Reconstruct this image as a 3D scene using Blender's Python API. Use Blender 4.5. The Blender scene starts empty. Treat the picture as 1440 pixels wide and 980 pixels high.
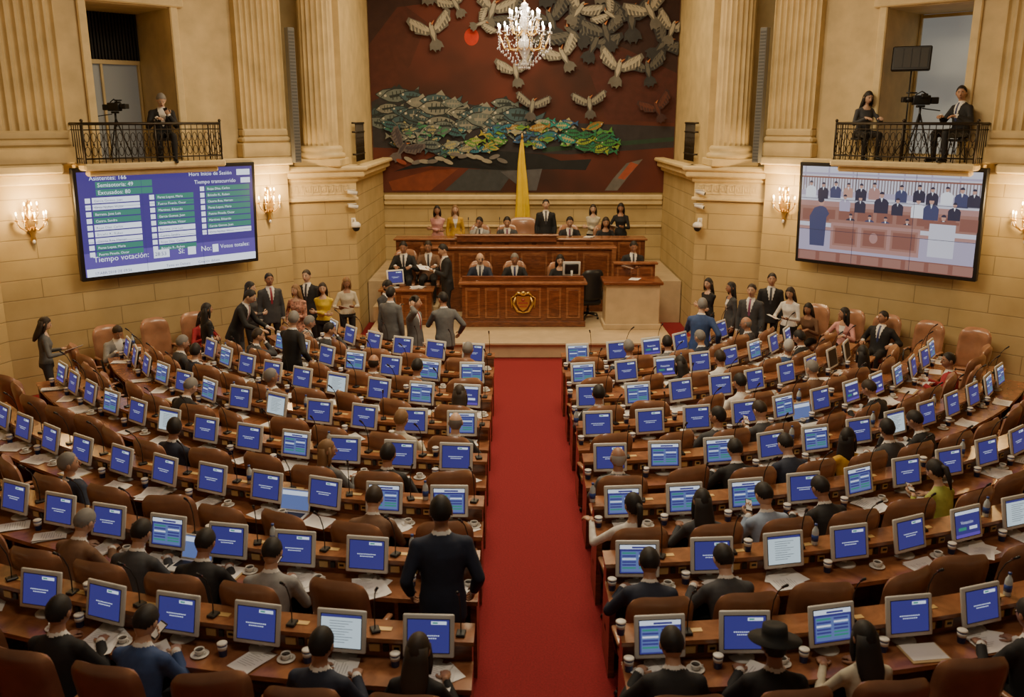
import bpy, bmesh, math, random
from mathutils import Vector, Matrix
random.seed(11)
PI=math.pi
V=Vector
coll=bpy.context.scene.collection
def Rz(a): return Matrix.Rotation(a,4,'Z')
def Rx(a): return Matrix.Rotation(a,4,'X')
def T(x,y,z): return Matrix.Translation((x,y,z))

# ------------------------------------------------------------ materials
_mc={}
def pm(name,c,rough=.5,metal=0.,emit=0.,noise=0.,ns=8.,bump=0.,coat=0.,ecol=None):
    key=(name,tuple(round(a,3) for a in c),rough,emit,ecol)
    if key in _mc: return _mc[key]
    m=bpy.data.materials.new(name); m.use_nodes=True
    nt=m.node_tree; b=nt.nodes['Principled BSDF']
    b.inputs['Base Color'].default_value=(*c,1)
    b.inputs['Roughness'].default_value=rough
    b.inputs['Metallic'].default_value=metal
    b.inputs['Coat Weight'].default_value=coat
    if emit>0:
        b.inputs['Emission Color'].default_value=(*(ecol or c),1)
        b.inputs['Emission Strength'].default_value=emit
    if noise>0 or bump>0:
        tc=nt.nodes.new('ShaderNodeTexCoord'); n=nt.nodes.new('ShaderNodeTexNoise')
        n.inputs['Scale'].default_value=ns; n.inputs['Detail'].default_value=4
        nt.links.new(tc.outputs['Object'],n.inputs['Vector'])
        if noise>0:
            r=nt.nodes.new('ShaderNodeValToRGB')
            r.color_ramp.elements[0].position=.3; r.color_ramp.elements[1].position=.7
            r.color_ramp.elements[0].color=(*[a*(1-noise) for a in c],1)
            r.color_ramp.elements[1].color=(*[min(1,a*(1+noise)) for a in c],1)
            nt.links.new(n.outputs['Fac'],r.inputs[0]); nt.links.new(r.outputs[0],b.inputs['Base Color'])
        if bump>0:
            bp=nt.nodes.new('ShaderNodeBump'); bp.inputs['Strength'].default_value=bump; bp.inputs['Distance'].default_value=.01
            nt.links.new(n.outputs['Fac'],bp.inputs['Height']); nt.links.new(bp.outputs[0],b.inputs['Normal'])
    _mc[key]=m; return m

def wood_mat(name,c1,c2,rough=.3):
    m=bpy.data.materials.new(name); m.use_nodes=True; nt=m.node_tree; b=nt.nodes['Principled BSDF']
    tc=nt.nodes.new('ShaderNodeTexCoord'); mp=nt.nodes.new('ShaderNodeMapping'); mp.inputs['Scale'].default_value=(1.2,1.2,7)
    n=nt.nodes.new('ShaderNodeTexNoise'); n.inputs['Scale'].default_value=3; n.inputs['Detail'].default_value=6; n.inputs['Distortion'].default_value=1.5
    r=nt.nodes.new('ShaderNodeValToRGB'); r.color_ramp.elements[0].position=.35; r.color_ramp.elements[1].position=.7
    r.color_ramp.elements[0].color=(*c1,1); r.color_ramp.elements[1].color=(*c2,1)
    nt.links.new(tc.outputs['Object'],mp.inputs[0]); nt.links.new(mp.outputs[0],n.inputs['Vector']); nt.links.new(n.outputs['Fac'],r.inputs[0]); nt.links.new(r.outputs[0],b.inputs['Base Color'])
    b.inputs['Roughness'].default_value=rough; b.inputs['Coat Weight'].default_value=.25; b.inputs['Coat Roughness'].default_value=.2
    return m

def stone_mat(name,c,bw=1.3,bh=.34,mortar=.010,dark=.6):
    m=bpy.data.materials.new(name); m.use_nodes=True; nt=m.node_tree; b=nt.nodes['Principled BSDF']; b.inputs['Roughness'].default_value=.6
    tc=nt.nodes.new('ShaderNodeTexCoord'); sx=nt.nodes.new('ShaderNodeSeparateXYZ'); ad=nt.nodes.new('ShaderNodeMath'); ad.operation='ADD'
    cx=nt.nodes.new('ShaderNodeCombineXYZ'); br=nt.nodes.new('ShaderNodeTexBrick')
    nt.links.new(tc.outputs['Object'],sx.inputs[0]); nt.links.new(sx.outputs[0],ad.inputs[0]); nt.links.new(sx.outputs[1],ad.inputs[1])
    nt.links.new(ad.outputs[0],cx.inputs[0]); nt.links.new(sx.outputs[2],cx.inputs[1]); nt.links.new(cx.outputs[0],br.inputs['Vector'])
    br.inputs['Scale'].default_value=1; br.inputs['Brick Width'].default_value=bw; br.inputs['Row Height'].default_value=bh
    br.inputs['Mortar Size'].default_value=mortar; br.inputs['Mortar Smooth'].default_value=.4
    br.inputs['Color1'].default_value=(*c,1); br.inputs['Color2'].default_value=(*[a*.95 for a in c],1); br.inputs['Mortar'].default_value=(*[a*dark for a in c],1)
    n=nt.nodes.new('ShaderNodeTexNoise'); n.inputs['Scale'].default_value=1.6; n.inputs['Detail'].default_value=8
    nt.links.new(tc.outputs['Object'],n.inputs['Vector'])
    r=nt.nodes.new('ShaderNodeValToRGB'); r.color_ramp.elements[0].position=.3; r.color_ramp.elements[0].color=(.80,.77,.70,1); r.color_ramp.elements[1].position=.7; r.color_ramp.elements[1].color=(1,1,1,1)
    nt.links.new(n.outputs['Fac'],r.inputs[0])
    mx=nt.nodes.new('ShaderNodeMixRGB'); mx.blend_type='MULTIPLY'; mx.inputs[0].default_value=1
    nt.links.new(br.outputs['Color'],mx.inputs[1]); nt.links.new(r.outputs[0],mx.inputs[2]); nt.links.new(mx.outputs[0],b.inputs['Base Color'])
    bp=nt.nodes.new('ShaderNodeBump'); bp.inputs['Strength'].default_value=.4; bp.inputs['Distance'].default_value=.02; bp.invert=True
    nt.links.new(br.outputs['Fac'],bp.inputs['Height']); nt.links.new(bp.outputs[0],b.inputs['Normal'])
    return m

M_stone=stone_mat('coursed_limestone',(.58,.44,.205))
M_plain=pm('smooth_limestone',(.65,.50,.245),.55,noise=.14,ns=2.5,bump=.1)
M_trim=pm('carved_limestone',(.70,.55,.28),.55,noise=.1,ns=5)
M_step=pm('step_stone',(.55,.42,.25),.45,noise=.1,ns=4)
M_wood=wood_mat('mahogany_wood',(.11,.032,.014),(.25,.082,.032),.3)
M_wood2=wood_mat('mahogany_light',(.20,.075,.034),(.35,.145,.062),.25)
M_carpet=pm('red_carpet',(.225,.009,.014),.95,noise=.22,ns=60,bump=.3)
M_leather=pm('brown_leather',(.32,.155,.085),.30,noise=.2,ns=5,bump=.15,coat=.3)
M_black=pm('black_plastic',(.012,.012,.013),.4)
M_iron=pm('dark_iron',(.045,.035,.025),.45,metal=.6)
M_gold=pm('gold_brass',(.75,.50,.16),.3,metal=.9)
M_silver=pm('silver_plastic',(.66,.66,.63),.4)
M_grey=pm('grey_metal',(.16,.16,.15),.5)
M_white=pm('white_paper',(.88,.87,.85),.7)
M_whitep=pm('white_plastic',(.75,.73,.68),.4)
M_bluecup=pm('blue_cup',(.03,.07,.30),.4)
M_skinplate=pm('brass_plate',(.72,.50,.20),.45,metal=.2)

# ------------------------------------------------------------ mesh builder
class MB:
    def __init__(s): s.v=[];s.f=[];s.m=[];s.s=[]
    def add(s,vs,fs,mi=0,M=None,sm=False):
        o=len(s.v)
        for a in vs:
            a=V(a)
            if M is not None: a=M@a
            s.v.append(a[:])
        for f in fs:
            s.f.append([i+o for i in f]); s.m.append(mi); s.s.append(sm)
    def box(s,c,d,mi=0,M=None,bev=0.,seg=2):
        x,y,z=[a/2 for a in d]
        vs=[(-x,-y,-z),(x,-y,-z),(x,y,-z),(-x,y,-z),(-x,-y,z),(x,-y,z),(x,y,z),(-x,y,z)]
        fs=[(0,3,2,1),(4,5,6,7),(0,1,5,4),(1,2,6,5),(2,3,7,6),(3,0,4,7)]
        MM=T(*c) if M is None else M@T(*c)
        if bev<=0: s.add(vs,fs,mi,MM); return
        bm=bmesh.new(); bv=[bm.verts.new(a) for a in vs]
        for f in fs: bm.faces.new([bv[i] for i in f])
        bmesh.ops.bevel(bm,geom=bm.edges[:],offset=min(bev,x*.98,y*.98,z*.98),segments=seg,affect='EDGES',profile=.5)
        bm.verts.index_update()
        s.add([q.co[:] for q in bm.verts],[[q.index for q in f.verts] for f in bm.faces],mi,MM,seg>1); bm.free()
    def box2(s,a,b,mi=0,M=None,bev=0.):
        s.box([(a[i]+b[i])/2 for i in range(3)],[abs(b[i]-a[i]) for i in range(3)],mi,M,bev,1)
    def lathe(s,prof,c=(0,0,0),n=16,mi=0,M=None,sm=True):
        vs=[];fs=[]
        for r,z in prof:
            for i in range(n):
                a=2*PI*i/n; vs.append((c[0]+r*math.cos(a),c[1]+r*math.sin(a),c[2]+z))
        for j in range(len(prof)-1):
            for i in range(n):
                k=(i+1)%n; fs.append((j*n+i,j*n+k,(j+1)*n+k,(j+1)*n+i))
        fs.append([i for i in range(n)][::-1]); fs.append([(len(prof)-1)*n+i for i in range(n)])
        s.add(vs,fs,mi,M,sm)
    def tube(s,pts,rad,n=8,mi=0,M=None):
        pts=[V(p) for p in pts]
        if not hasattr(rad,'__len__'): rad=[rad]*len(pts)
        d0=(pts[1]-pts[0]).normalized()
        u=d0.orthogonal().normalized(); vs=[];fs=[]
        for j,p in enumerate(pts):
            d=(pts[min(j+1,len(pts)-1)]-pts[max(j-1,0)]).normalized()
            u=(u-d*u.dot(d)).normalized(); w=d.cross(u)
            for i in range(n):
                a=2*PI*i/n; vs.append(p+(u*math.cos(a)+w*math.sin(a))*rad[j])
        for j in range(len(pts)-1):
            for i in range(n):
                k=(i+1)%n; fs.append((j*n+i,j*n+k,(j+1)*n+k,(j+1)*n+i))
        fs.append(list(range(n))[::-1]); fs.append([(len(pts)-1)*n+i for i in range(n)])
        s.add(vs,fs,mi,M,True)
    def ell(s,c,r,mi=0,M=None,n=12,rings=8):
        if not hasattr(r,'__len__'): r=(r,r,r)
        vs=[];fs=[]
        vs.append((c[0],c[1],c[2]-r[2]))
        for j in range(1,rings):
            ph=-PI/2+PI*j/rings
            for i in range(n):
                a=2*PI*i/n; vs.append((c[0]+r[0]*math.cos(ph)*math.cos(a),c[1]+r[1]*math.cos(ph)*math.sin(a),c[2]+r[2]*math.sin(ph)))
        vs.append((c[0],c[1],c[2]+r[2])); L=len(vs)-1
        for i in range(n):
            k=(i+1)%n; fs.append((0,1+k,1+i)); fs.append((L,1+(rings-2)*n+i,1+(rings-2)*n+k))
        for j in range(rings-2):
            for i in range(n):
                k=(i+1)%n; fs.append((1+j*n+i,1+j*n+k,1+(j+1)*n+k,1+(j+1)*n+i))
        s.add(vs,fs,mi,M,True)
    def loft(s,secs,n=20,mi=0,M=None,sm=True):
        vs=[];fs=[]
        for z,w,d,yo in secs:
            for i in range(n):
                a=2*PI*i/n; vs.append((w*math.cos(a),yo+d*math.sin(a),z))
        for j in range(len(secs)-1):
            for i in range(n):
                k=(i+1)%n; fs.append((j*n+i,j*n+k,(j+1)*n+k,(j+1)*n+i))
        fs.append(list(range(n))[::-1]); fs.append([(len(secs)-1)*n+i for i in range(n)])
        s.add(vs,fs,mi,M,sm)
    def exz(s,poly,z0,z1,mi=0,M=None,sm=False):
        n=len(poly); vs=[(x,y,z0) for x,y in poly]+[(x,y,z1) for x,y in poly]
        fs=[(i,(i+1)%n,n+(i+1)%n,n+i) for i in range(n)]+[list(range(n))[::-1],list(range(n,2*n))]
        s.add(vs,fs,mi,M,sm)
    def flat(s,poly,y,mi=0,M=None):
        s.add([(x,y,z) for x,z in poly],[list(range(len(poly)))],mi,M)
    def rect(s,x0,z0,x1,z1,y,mi=0,M=None): s.flat([(x0,z0),(x1,z0),(x1,z1),(x0,z1)],y,mi,M)
    def disc(s,x,z,rx,rz,y,mi=0,M=None,n=14):
        s.flat([(x+rx*math.cos(2*PI*i/n),z+rz*math.sin(2*PI*i/n)) for i in range(n)],y,mi,M)
    def mesh(s,name,mats,recalc=False):
        me=bpy.data.meshes.new(name); me.from_pydata(s.v,[],s.f)
        for m in mats: me.materials.append(m)
        me.polygons.foreach_set('material_index',s.m); me.polygons.foreach_set('use_smooth',s.s)
        me.update()
        if recalc:
            bm=bmesh.new(); bm.from_mesh(me); bmesh.ops.recalc_face_normals(bm,faces=bm.faces[:]); bm.to_mesh(me); bm.free()
        return me
    def obj(s,name,mats,M=None,recalc=False):
        return put(name,s.mesh(name,mats,recalc),M)
def put(name,me,M=None,parent=None):
    o=bpy.data.objects.new(name,me); coll.objects.link(o)
    if parent is not None: o.parent=parent
    if M is not None: o.matrix_local=M
    return o
def text(mb,st,size,x,z,y,mi,M=None):
    cu=bpy.data.curves.new('txt','FONT'); cu.body=st; cu.size=1; cu.resolution_u=2
    ob=bpy.data.objects.new('txt',cu); coll.objects.link(ob)
    dg=bpy.context.evaluated_depsgraph_get(); me=bpy.data.meshes.new_from_object(ob.evaluated_get(dg))
    mb.add([(x+q.co.x*size,y,z+q.co.y*size) for q in me.vertices],[list(pp.vertices) for pp in me.polygons],mi,M)
    bpy.data.objects.remove(ob); bpy.data.curves.remove(cu); bpy.data.meshes.remove(me)

# ------------------------------------------------------------ camera
cam=bpy.data.cameras.new('camera'); co=bpy.data.objects.new('camera',cam); coll.objects.link(co)
cam.sensor_width=36; cam.lens=31.25; cam.clip_end=200
co.location=(-.30,0,4.7); co.rotation_euler=(PI/2-math.atan(322/1250),0,0)
cam.dof.use_dof=True; cam.dof.focus_distance=14.0; cam.dof.aperture_fstop=2.0
bpy.context.scene.camera=co

# ------------------------------------------------------------ room shell
b=MB(); b.box2((-11,1,-.2),(11,25,0)); b.obj('floor',[M_carpet])
b=MB(); b.box2((-11,3,9.2),(11,25,9.4)); b.obj('ceiling',[M_plain])
S2=math.sqrt(.5)
WL=Matrix(((S2,-S2,0,-8.45),(S2,S2,0,15.2),(0,0,1,0),(0,0,0,1)))
WR=Matrix(((S2,S2,0,4.95),(-S2,S2,0,18.7),(0,0,1,0),(0,0,0,1)))
LW=4.95; SLAB=3.97; TOP=9.19; OT=6.65
def flutes(x0,x1,y,dep=.05,n=7,back=-.002):
    pts=[]; w=(x1-x0); step=w/n
    for i in range(n):
        a=x0+i*step
        pts.append((a,y)); pts.append((a+step*.14,y))
        for k in range(1,6):
            t=k/6; pts.append((a+step*(.14+.72*t),y+dep*math.sin(PI*t)))
        pts.append((a+step*.86,y))
    pts.append((x1,y)); pts.append((x1,back)); pts.append((x0,back))
    return pts
for side,WM in (('left',WL),('right',WR)):
    def sx(a): return a if side=='left' else LW-a
    def bx(mb,a0,a1,y0,y1,z0,z1,mi=0,bev=0.):
        p0,p1=sorted((sx(a0),sx(a1))); mb.box2((p0,y0,z0),(p1,y1,z1),mi,None,bev)
    b=MB(); bx(b,-.64,LW,0,.35,0,SLAB); b.obj('wall_%s_lower'%side,[M_stone],WM)
    b=MB()
    bx(b,-.64,1.25,0,.35,SLAB,TOP); bx(b,2.72,LW,0,.35,SLAB,TOP); bx(b,1.25,2.72,0,.35,OT,TOP)
    bx(b,1.05,1.25,.35,1.6,SLAB,OT+.2); bx(b,2.72,2.92,.35,1.6,SLAB,OT+.2); bx(b,1.25,2.72,.35,1.6,OT,OT+.2)
    bx(b,1.05,2.92,.0,1.6,SLAB-.2,SLAB)
    b.obj('wall_%s_upper'%side,[M_plain],WM)
    b=MB()
    for a0,a1 in ((1.10,1.25),(2.72,2.87)): bx(b,a0,a1,-.06,-.001,SLAB,OT+.12,0,.02)
    bx(b,1.0,2.97,-.10,-.001,OT+.02,OT+.2,0,.02); bx(b,.9,3.07,-.16,-.001,OT+.2,OT+.28,0,.02)
    b.obj('trim_1' if side=='left' else 'trim_2',[M_trim],WM)
    b=MB()
    if side=='right':
        bx(b,1.26,2.71,1.5,1.55,SLAB,OT,0)
        for a in (1.28,2.69): bx(b,a-.02,a+.02,1.44,1.5,SLAB,OT,1)
        for z in (SLAB+.05,OT-.04): bx(b,1.26,2.71,1.45,1.5,z-.03,z+.03,1)
        b.obj('window_2',[pm('frosted_daylight_glass',(.42,.44,.42),.5,emit=.16,ecol=(.75,.80,.78)),M_plain],WM)
    else:
        bx(b,1.26,2.71,1.5,1.55,SLAB,5.75,0); bx(b,1.26,2.71,1.5,1.55,5.75,OT,2)
        for a in (1.28,1.98,2.69): bx(b,a-.02,a+.02,1.44,1.5,SLAB,5.75,1)
        bx(b,1.26,2.71,1.42,1.5,5.72,5.80,1)
        for i in range(24):
            a=1.27+i*.061; bx(b,a,a+.035,1.40,1.47,5.8,OT,2)
        b.obj('window_1',[pm('grey_glass_door',(.30,.31,.29),.4,emit=.04,ecol=(.7,.75,.75)),M_plain,pm('dark_curtain',(.02,.018,.018),.9)],WM)
    b=MB()
    for a0,a1 in ((-.5,.68),(3.92,4.9)):
        p0,p1=sorted((sx(a0),sx(a1)))
        b.exz(flutes(p0,p1,-.18,.05,8),SLAB+.55,TOP,0)
        b.box2((p0-.06,-.26,SLAB+.001),(p1+.06,-.002,SLAB+.28),0,None,.02)
        b.box2((p0-.04,-.24,SLAB+.28),(p1+.04,-.002,SLAB+.40),0,None,.04)
        b.box2((p0-.01,-.21,SLAB+.40),(p1+.01,-.002,SLAB+.55),0,None,.03)
    b.obj('fluted_pilaster_pair',[M_plain],WM)
    b=MB()
    bx(b,-.64,.5,-.30,-.001,SLAB-.16,SLAB,0,.03); bx(b,3.4,LW,-.30,-.001,SLAB-.16,SLAB,0,.03); bx(b,-.64,LW,-.12,-.001,SLAB-.34,SLAB-.16,0,.02)
    b.obj('trim_3' if side=='left' else 'trim_4',[M_trim],WM)
    b=MB()
    p0,p1=sorted((sx(.72),sx(3.3))); 
    b.box2((p0,-.62,SLAB-.12),(p1,-.002,SLAB+.0),0,None,.03); b.box2((p0+.1,-.5,SLAB-.22),(p1-.1,-.13,SLAB-.12),0,None,.03)
    zt=SLAB+.66; yr=-.56
    b.tube([(p0+.05,-.02,zt),(p0+.05,yr,zt),(p1-.05,yr,zt),(p1-.05,-.02,zt)],.026,8,1)
    b.tube([(p0+.05,-.02,zt-.10),(p0+.05,yr,zt-.10),(p1-.05,yr,zt-.10),(p1-.05,-.02,zt-.10)],.010,6,1)
    b.tube([(p0+.05,-.02,SLAB+.08),(p0+.05,yr,SLAB+.08),(p1-.05,yr,SLAB+.08),(p1-.05,-.02,SLAB+.08)],.014,6,1)
    n=22
    for i in range(n+1):
        x=p0+.05+(p1-p0-.1)*i/n
        b.tube([(x,yr,SLAB),(x,yr,zt)],.008,5,1)
        if i<n:
            xc=x+(p1-p0-.1)/n/2
            for zc,rr in ((SLAB+.20,.042),(SLAB+.43,.042)):
                b.tube([(xc+rr*math.cos(t*PI/4),yr,zc+1.9*rr*math.sin(t*PI/4)) for t in range(9)],.007,4,1)
            b.ell((xc,yr,SLAB+.315),(.016,.012,.03),1,None,6,4)
    for i in range(5):
        for xx in (p0+.05,p1-.05):
            y=-.08-.1*i; b.tube([(xx,y,SLAB),(xx,y,zt)],.009,5,1)
    for xx in (p0+.05,(p0+p1)/2,p1-.05):
        b.tube([(xx,yr,SLAB),(xx,yr,zt+.04)],.02,8,1); b.ell((xx,yr,zt+.05),.03,1,None,8,6)
    b.obj('balcony_railing',[M_trim,M_iron],WM)

for sg,nm in ((-1,'left'),(1,'right')):
    b=MB()
    for z0,z1,mi in ((0,SLAB,0),(SLAB,TOP,1)):
        for (xa,ya),(xb,yb) in (((8.9,14.76),(9.7,12)),((9.7,12),(10.0,3))):
            q=[(sg*xa,ya),(sg*xb,yb),(sg*(xb+.35),yb),(sg*(xa+.35),ya+.2)]
            if sg<0: q=q[::-1]
            b.exz(q,z0,z1,mi)
    b.obj('wall_%s_side'%nm,[M_stone,M_plain],None,True)

def frame(ox,oy,dx,dy):
    l=math.hypot(dx,dy); ex=(dx/l,dy/l); return Matrix(((ex[0],-ex[1],0,ox),(ex[1],ex[0],0,oy),(0,0,1,0),(0,0,0,1)))
def fluted_column(mb,c,r,z0,z1,n=20,mi=0,M=None):
    N=n*6; vs=[];zz=[z0,z0+(z1-z0)*.5,z1]
    for q,z in enumerate(zz):
        for i in range(N):
            a=2*PI*i/N; k=(i%6)/6; rad=r*(1-.03*q); rr=rad-rad*.09*math.sin(PI*k)
            vs.append((c[0]+rr*math.cos(a),c[1]+rr*math.sin(a),z))
    fs=[]
    for j in range(2):
        for i in range(N): k=(i+1)%N; fs.append((j*N+i,j*N+k,(j+1)*N+k,(j+1)*N+i))
    fs.append(list(range(N))[::-1]); fs.append([2*N+i for i in range(N)])
    mb.add(vs,fs,mi,M,False)
PZ=3.62
for sg,nm in ((-1,'left'),(1,'right')):
    A=(-5.02,18.95); B=(-3.72,19.55)
    FM=frame(3.72,19.55,1.3,-.6) if sg>0 else frame(A[0],A[1],B[0]-A[0],B[1]-A[1])
    W=math.hypot(1.3,.6)
    b=MB()
    q=[A,B,(-3.72,23.99),(-5.5,23.99),(-5.5,18.95)]
    q=[(sg*-1*x,y) for x,y in q]
    if sg>0: q=q[::-1]
    b.exz(q,0,PZ,0)
    b.obj('wall_%s_pier'%nm,[M_stone],None,True)
    b=MB()
    x0,x1=0,W
    b.box2((x0-.10,-.10,PZ-.62),(x1+.06,-.001,PZ-.54),0,None,.02)
    b.box2((x0-.05,-.04,PZ-.54),(x1+.03,-.001,PZ-.22),0)
    b.box2((x0-.12,-.12,PZ-.22),(x1+.08,-.001,PZ-.12),0,None,.03)
    b.box2((x0-.22,-.24,PZ-.12),(x1+.18,-.001,PZ+.02),0,None,.03)
    b.box2((x0-.28,-.30,PZ+.02),(x1+.24,.5,PZ+.12),0,None,.03)
    k=.16; xx=x0+.02
    while xx+k<x1:
        z=PZ-.48
        for (u0,v0,u1,v1) in ((0,0,.02,.2),(0,.18,.13,.2),(.11,.06,.13,.2),(.05,.06,.13,.08),(.05,.06,.07,.13),(0,0,.16,.02)):
            b.box2((xx+u0,-.06,z+v0),(xx+u1,-.03,z+v1),0)
        xx+=k
    b.obj('trim_5' if sg<0 else 'trim_6',[M_trim],FM)
    b=MB()
    for z0,z1,d in ((PZ-.22,PZ-.12,.10),(PZ-.12,PZ+.02,.2),(PZ+.02,PZ+.12,.28)):
        p=sorted((sg*3.719,sg*(3.72-d))); b.box2((p[0],19.6,z0),(p[1],23.9,z1),0,None,.03)
    b.obj('trim_7' if sg<0 else 'trim_8',[M_trim])
    b=MB(); p=sorted((sg*3.98,sg*5.5)); b.box2((p[0],20.0,PZ+.02),(p[1],24,TOP)); b.obj('wall_%s_niche'%nm,[M_plain])
    b=MB(); cx,cy=sg*4.38,19.5
    b.box2((cx-.50,cy-.48,PZ+.12),(cx+.50,cy+.48,PZ+.28),0,None,.02)
    b.lathe([(.49,0),(.51,.05),(.49,.10),(.43,.13),(.46,.18),(.44,.23),(.41,.26)],(cx,cy,PZ+.28),28)
    fluted_column(b,(cx,cy),.37,PZ+.54,TOP,20)
    b.obj('fluted_column',[M_plain])
    b=MB(); X=sg*3.97
    for i in range(12):
        y=20.9+i*.1; b.tube([(X-sg*.1,y,PZ+.14),(X-sg*.1,y,PZ+1.0)],.012,5,0)
    for z in (PZ+1.0,PZ+.3,PZ+.8): b.tube([(X-sg*.02,20.85,z),(X-sg*.1,20.85,z),(X-sg*.1,22.05,z),(X-sg*.02,22.05,z)],.022,6,0)
    for i in range(6):
        y=20.95+i*.2; b.tube([(X-sg*.1,y+.07*math.cos(t*PI/4),PZ+.55+.14*math.sin(t*PI/4)) for t in range(9)],.010,5,0)
    b.obj('balconette_railing',[M_iron])
b=MB(); b.box2((-5.5,24,0),(5.5,24.3,TOP)); b.obj('wall_back',[M_stone])
b=MB(); b.box2((-3.71,23.86,2.62),(3.71,23.999,2.76),0,None,.03); b.box2((-3.71,23.9,2.50),(3.71,23.999,2.62),0,None,.02); b.box2((-3.71,23.92,1.9),(3.71,23.999,1.96),0,None,.01)
b.obj('trim_9',[M_trim])

# ------------------------------------------------------------ mural (flat painting on the back wall)
def mural():
    pal={}
    mats=[]
    m=bpy.data.materials.new('mural_ground'); m.use_nodes=True; nt=m.node_tree; bs=nt.nodes['Principled BSDF']; bs.inputs['Roughness'].default_value=.8
    tc=nt.nodes.new('ShaderNodeTexCoord'); n=nt.nodes.new('ShaderNodeTexNoise'); n.inputs['Scale'].default_value=.45; n.inputs['Detail'].default_value=3
    r=nt.nodes.new('ShaderNodeValToRGB'); e=r.color_ramp.elements; e[0].position=.35; e[0].color=(.042,.014,.009,1); e[1].position=.62; e[1].color=(.125,.027,.014,1)
    nt.links.new(tc.outputs['Object'],n.inputs['Vector']); nt.links.new(n.outputs['Fac'],r.inputs[0]); nt.links.new(r.outputs[0],bs.inputs['Base Color'])
    mats.append(m)
    def mi(c):
        if c not in pal: pal[c]=len(mats); mats.append(pm('mural_paint',c,.8,noise=.15,ns=6))
        return pal[c]
    b=MB(); b.box2((-3.96,23.95,2.82),(3.96,23.999,TOP),0)
    st=[0]
    def area2(pl): return sum(pl[i][0]*pl[(i+1)%len(pl)][1]-pl[(i+1)%len(pl)][0]*pl[i][1] for i in range(len(pl)))
    def Q(pl,c):
        if area2(pl)>0: pl=pl[::-1]
        st[0]+=1
        b.flat([(max(-3.95,min(3.95,(u-733)/54.)),2.87+(268-v)/56.3) for u,v in pl],23.949-st[0]*.00006,mi(c))
    def ellp(u,v,a,bb,rot,c,n=14):
        Q([(u+a*math.cos(t)*math.cos(rot)-bb*math.sin(t)*math.sin(rot),v-(a*math.cos(t)*math.sin(rot)+bb*math.sin(t)*math.cos(rot))) for t in [2*PI*i/n for i in range(n)]],c)
    def rotp(pts,u,v,rot,s):
        return [(u+s*(x*math.cos(rot)-y*math.sin(rot)),v-s*(x*math.sin(rot)+y*math.cos(rot))) for x,y in pts]
    def bird(u,v,s,rot,c,c2,br=1.):
        for sg in(-1,1):
            Q(rotp([(0,-.05),(sg*.15,.30),(sg*.45,.62*br),(sg*.95,.98*br),(sg*1.12,.80*br),(sg*1.02,.52),(sg*1.05,.40),(sg*.85,.26),(sg*.85,.12),(sg*.6,.02),(sg*.3,-.12)],u,v,rot,s),c2)
            Q(rotp([(0,.0),(sg*.18,.28),(sg*.45,.55*br),(sg*.88,.88*br),(sg*.98,.72*br),(sg*.72,.42),(sg*.35,.12)],u,v,rot,s),c)
            for k in range(5):
                x=.28+.15*k; Q(rotp([(sg*x,.30+.11*k),(sg*(x+.035),.31+.11*k),(sg*(x+.12),-.02+.09*k),(sg*(x+.05),-.04+.08*k)],u,v,rot,s),c)
            for k in range(4):
                x=.25+.16*k; Q(rotp([(sg*x,.22+.14*k),(sg*(x+.02),.23+.14*k),(sg*(x+.10),.40+.13*k),(sg*(x+.07),.42+.13*k)],u,v,rot,s),c2)
            Q(rotp([(sg*.05,-.3),(sg*.30,-.55),(sg*.36,-.85),(sg*.22,-.80),(sg*.10,-1.0),(0,-.6)],u,v,rot,s),c2)
        Q(rotp([(-.13,.25),(.13,.25),(.17,-.05),(.10,-.45),(.14,-.9),(-.14,-.9),(-.10,-.45),(-.17,-.05)],u,v,rot,s),c2)
        Q(rotp([(-.08,.25),(.08,.25),(.10,-.1),(.0,-.45),(-.10,-.1)],u,v,rot,s),c)
        Q(rotp([(-.11,.22),(-.07,.42),(.0,.50),(.07,.42),(.11,.22)],u,v,rot,s),c)
        Q(rotp([(.02,.42),(.24,.55),(.08,.34)],u,v,rot,s),(.45,.16,.05)); Q(rotp([(.0,.36),(.04,.40),(.06,.34),(.02,.31)],u,v,rot,s),(.02,.02,.02))
    def fish(u,v,s,rot,c,c2):
        Q(rotp([(-1.06,0),(-.62,.33),(-.1,.44),(.42,.30),(.78,.08),(1.2,.38),(1.1,0),(1.2,-.38),(.78,-.08),(.42,-.30),(-.1,-.42),(-.62,-.31)],u,v,rot,s),(.015,.018,.02))
        Q(rotp([(-1,0),(-.6,.28),(-.1,.38),(.4,.25),(.75,.05),(1.15,.32),(1.05,0),(1.15,-.32),(.75,-.05),(.4,-.25),(-.1,-.36),(-.6,-.26)],u,v,rot,s),c)
        Q(rotp([(-.55,.05),(.5,.12),(.5,-.02),(-.5,-.1)],u,v,rot,s),c2)
        Q(rotp([(-.2,.36),(.1,.6),(.3,.3)],u,v,rot,s),c2); Q(rotp([(-.1,-.34),(.15,-.55),(.3,-.28)],u,v,rot,s),c2)
        Q(rotp([(-.82,.12),(-.7,.15),(-.68,.03),(-.8,.0)],u,v,rot,s),(.5,.48,.38))
        for k in range(4): Q(rotp([(-.35+.22*k,.25),(-.30+.22*k,.25),(-.34+.22*k,-.22),(-.39+.22*k,-.22)],u,v,rot,s),c2)
    BK=(.012,.014,.016); DG=(.05,.055,.06)
    Q([(519,130),(640,140),(800,170),(948,175),(948,205),(800,215),(640,210),(519,205)],(.03,.026,.03))
    Q([(640,268),(675,232),(722,236),(700,268)],DG); Q([(548,240),(640,205),(760,215),(820,236),(700,238),(600,232)],BK)
    Q([(620,268),(655,236),(690,238),(660,268)],DG); Q([(770,225),(830,222),(822,238),(760,236)],BK)
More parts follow.
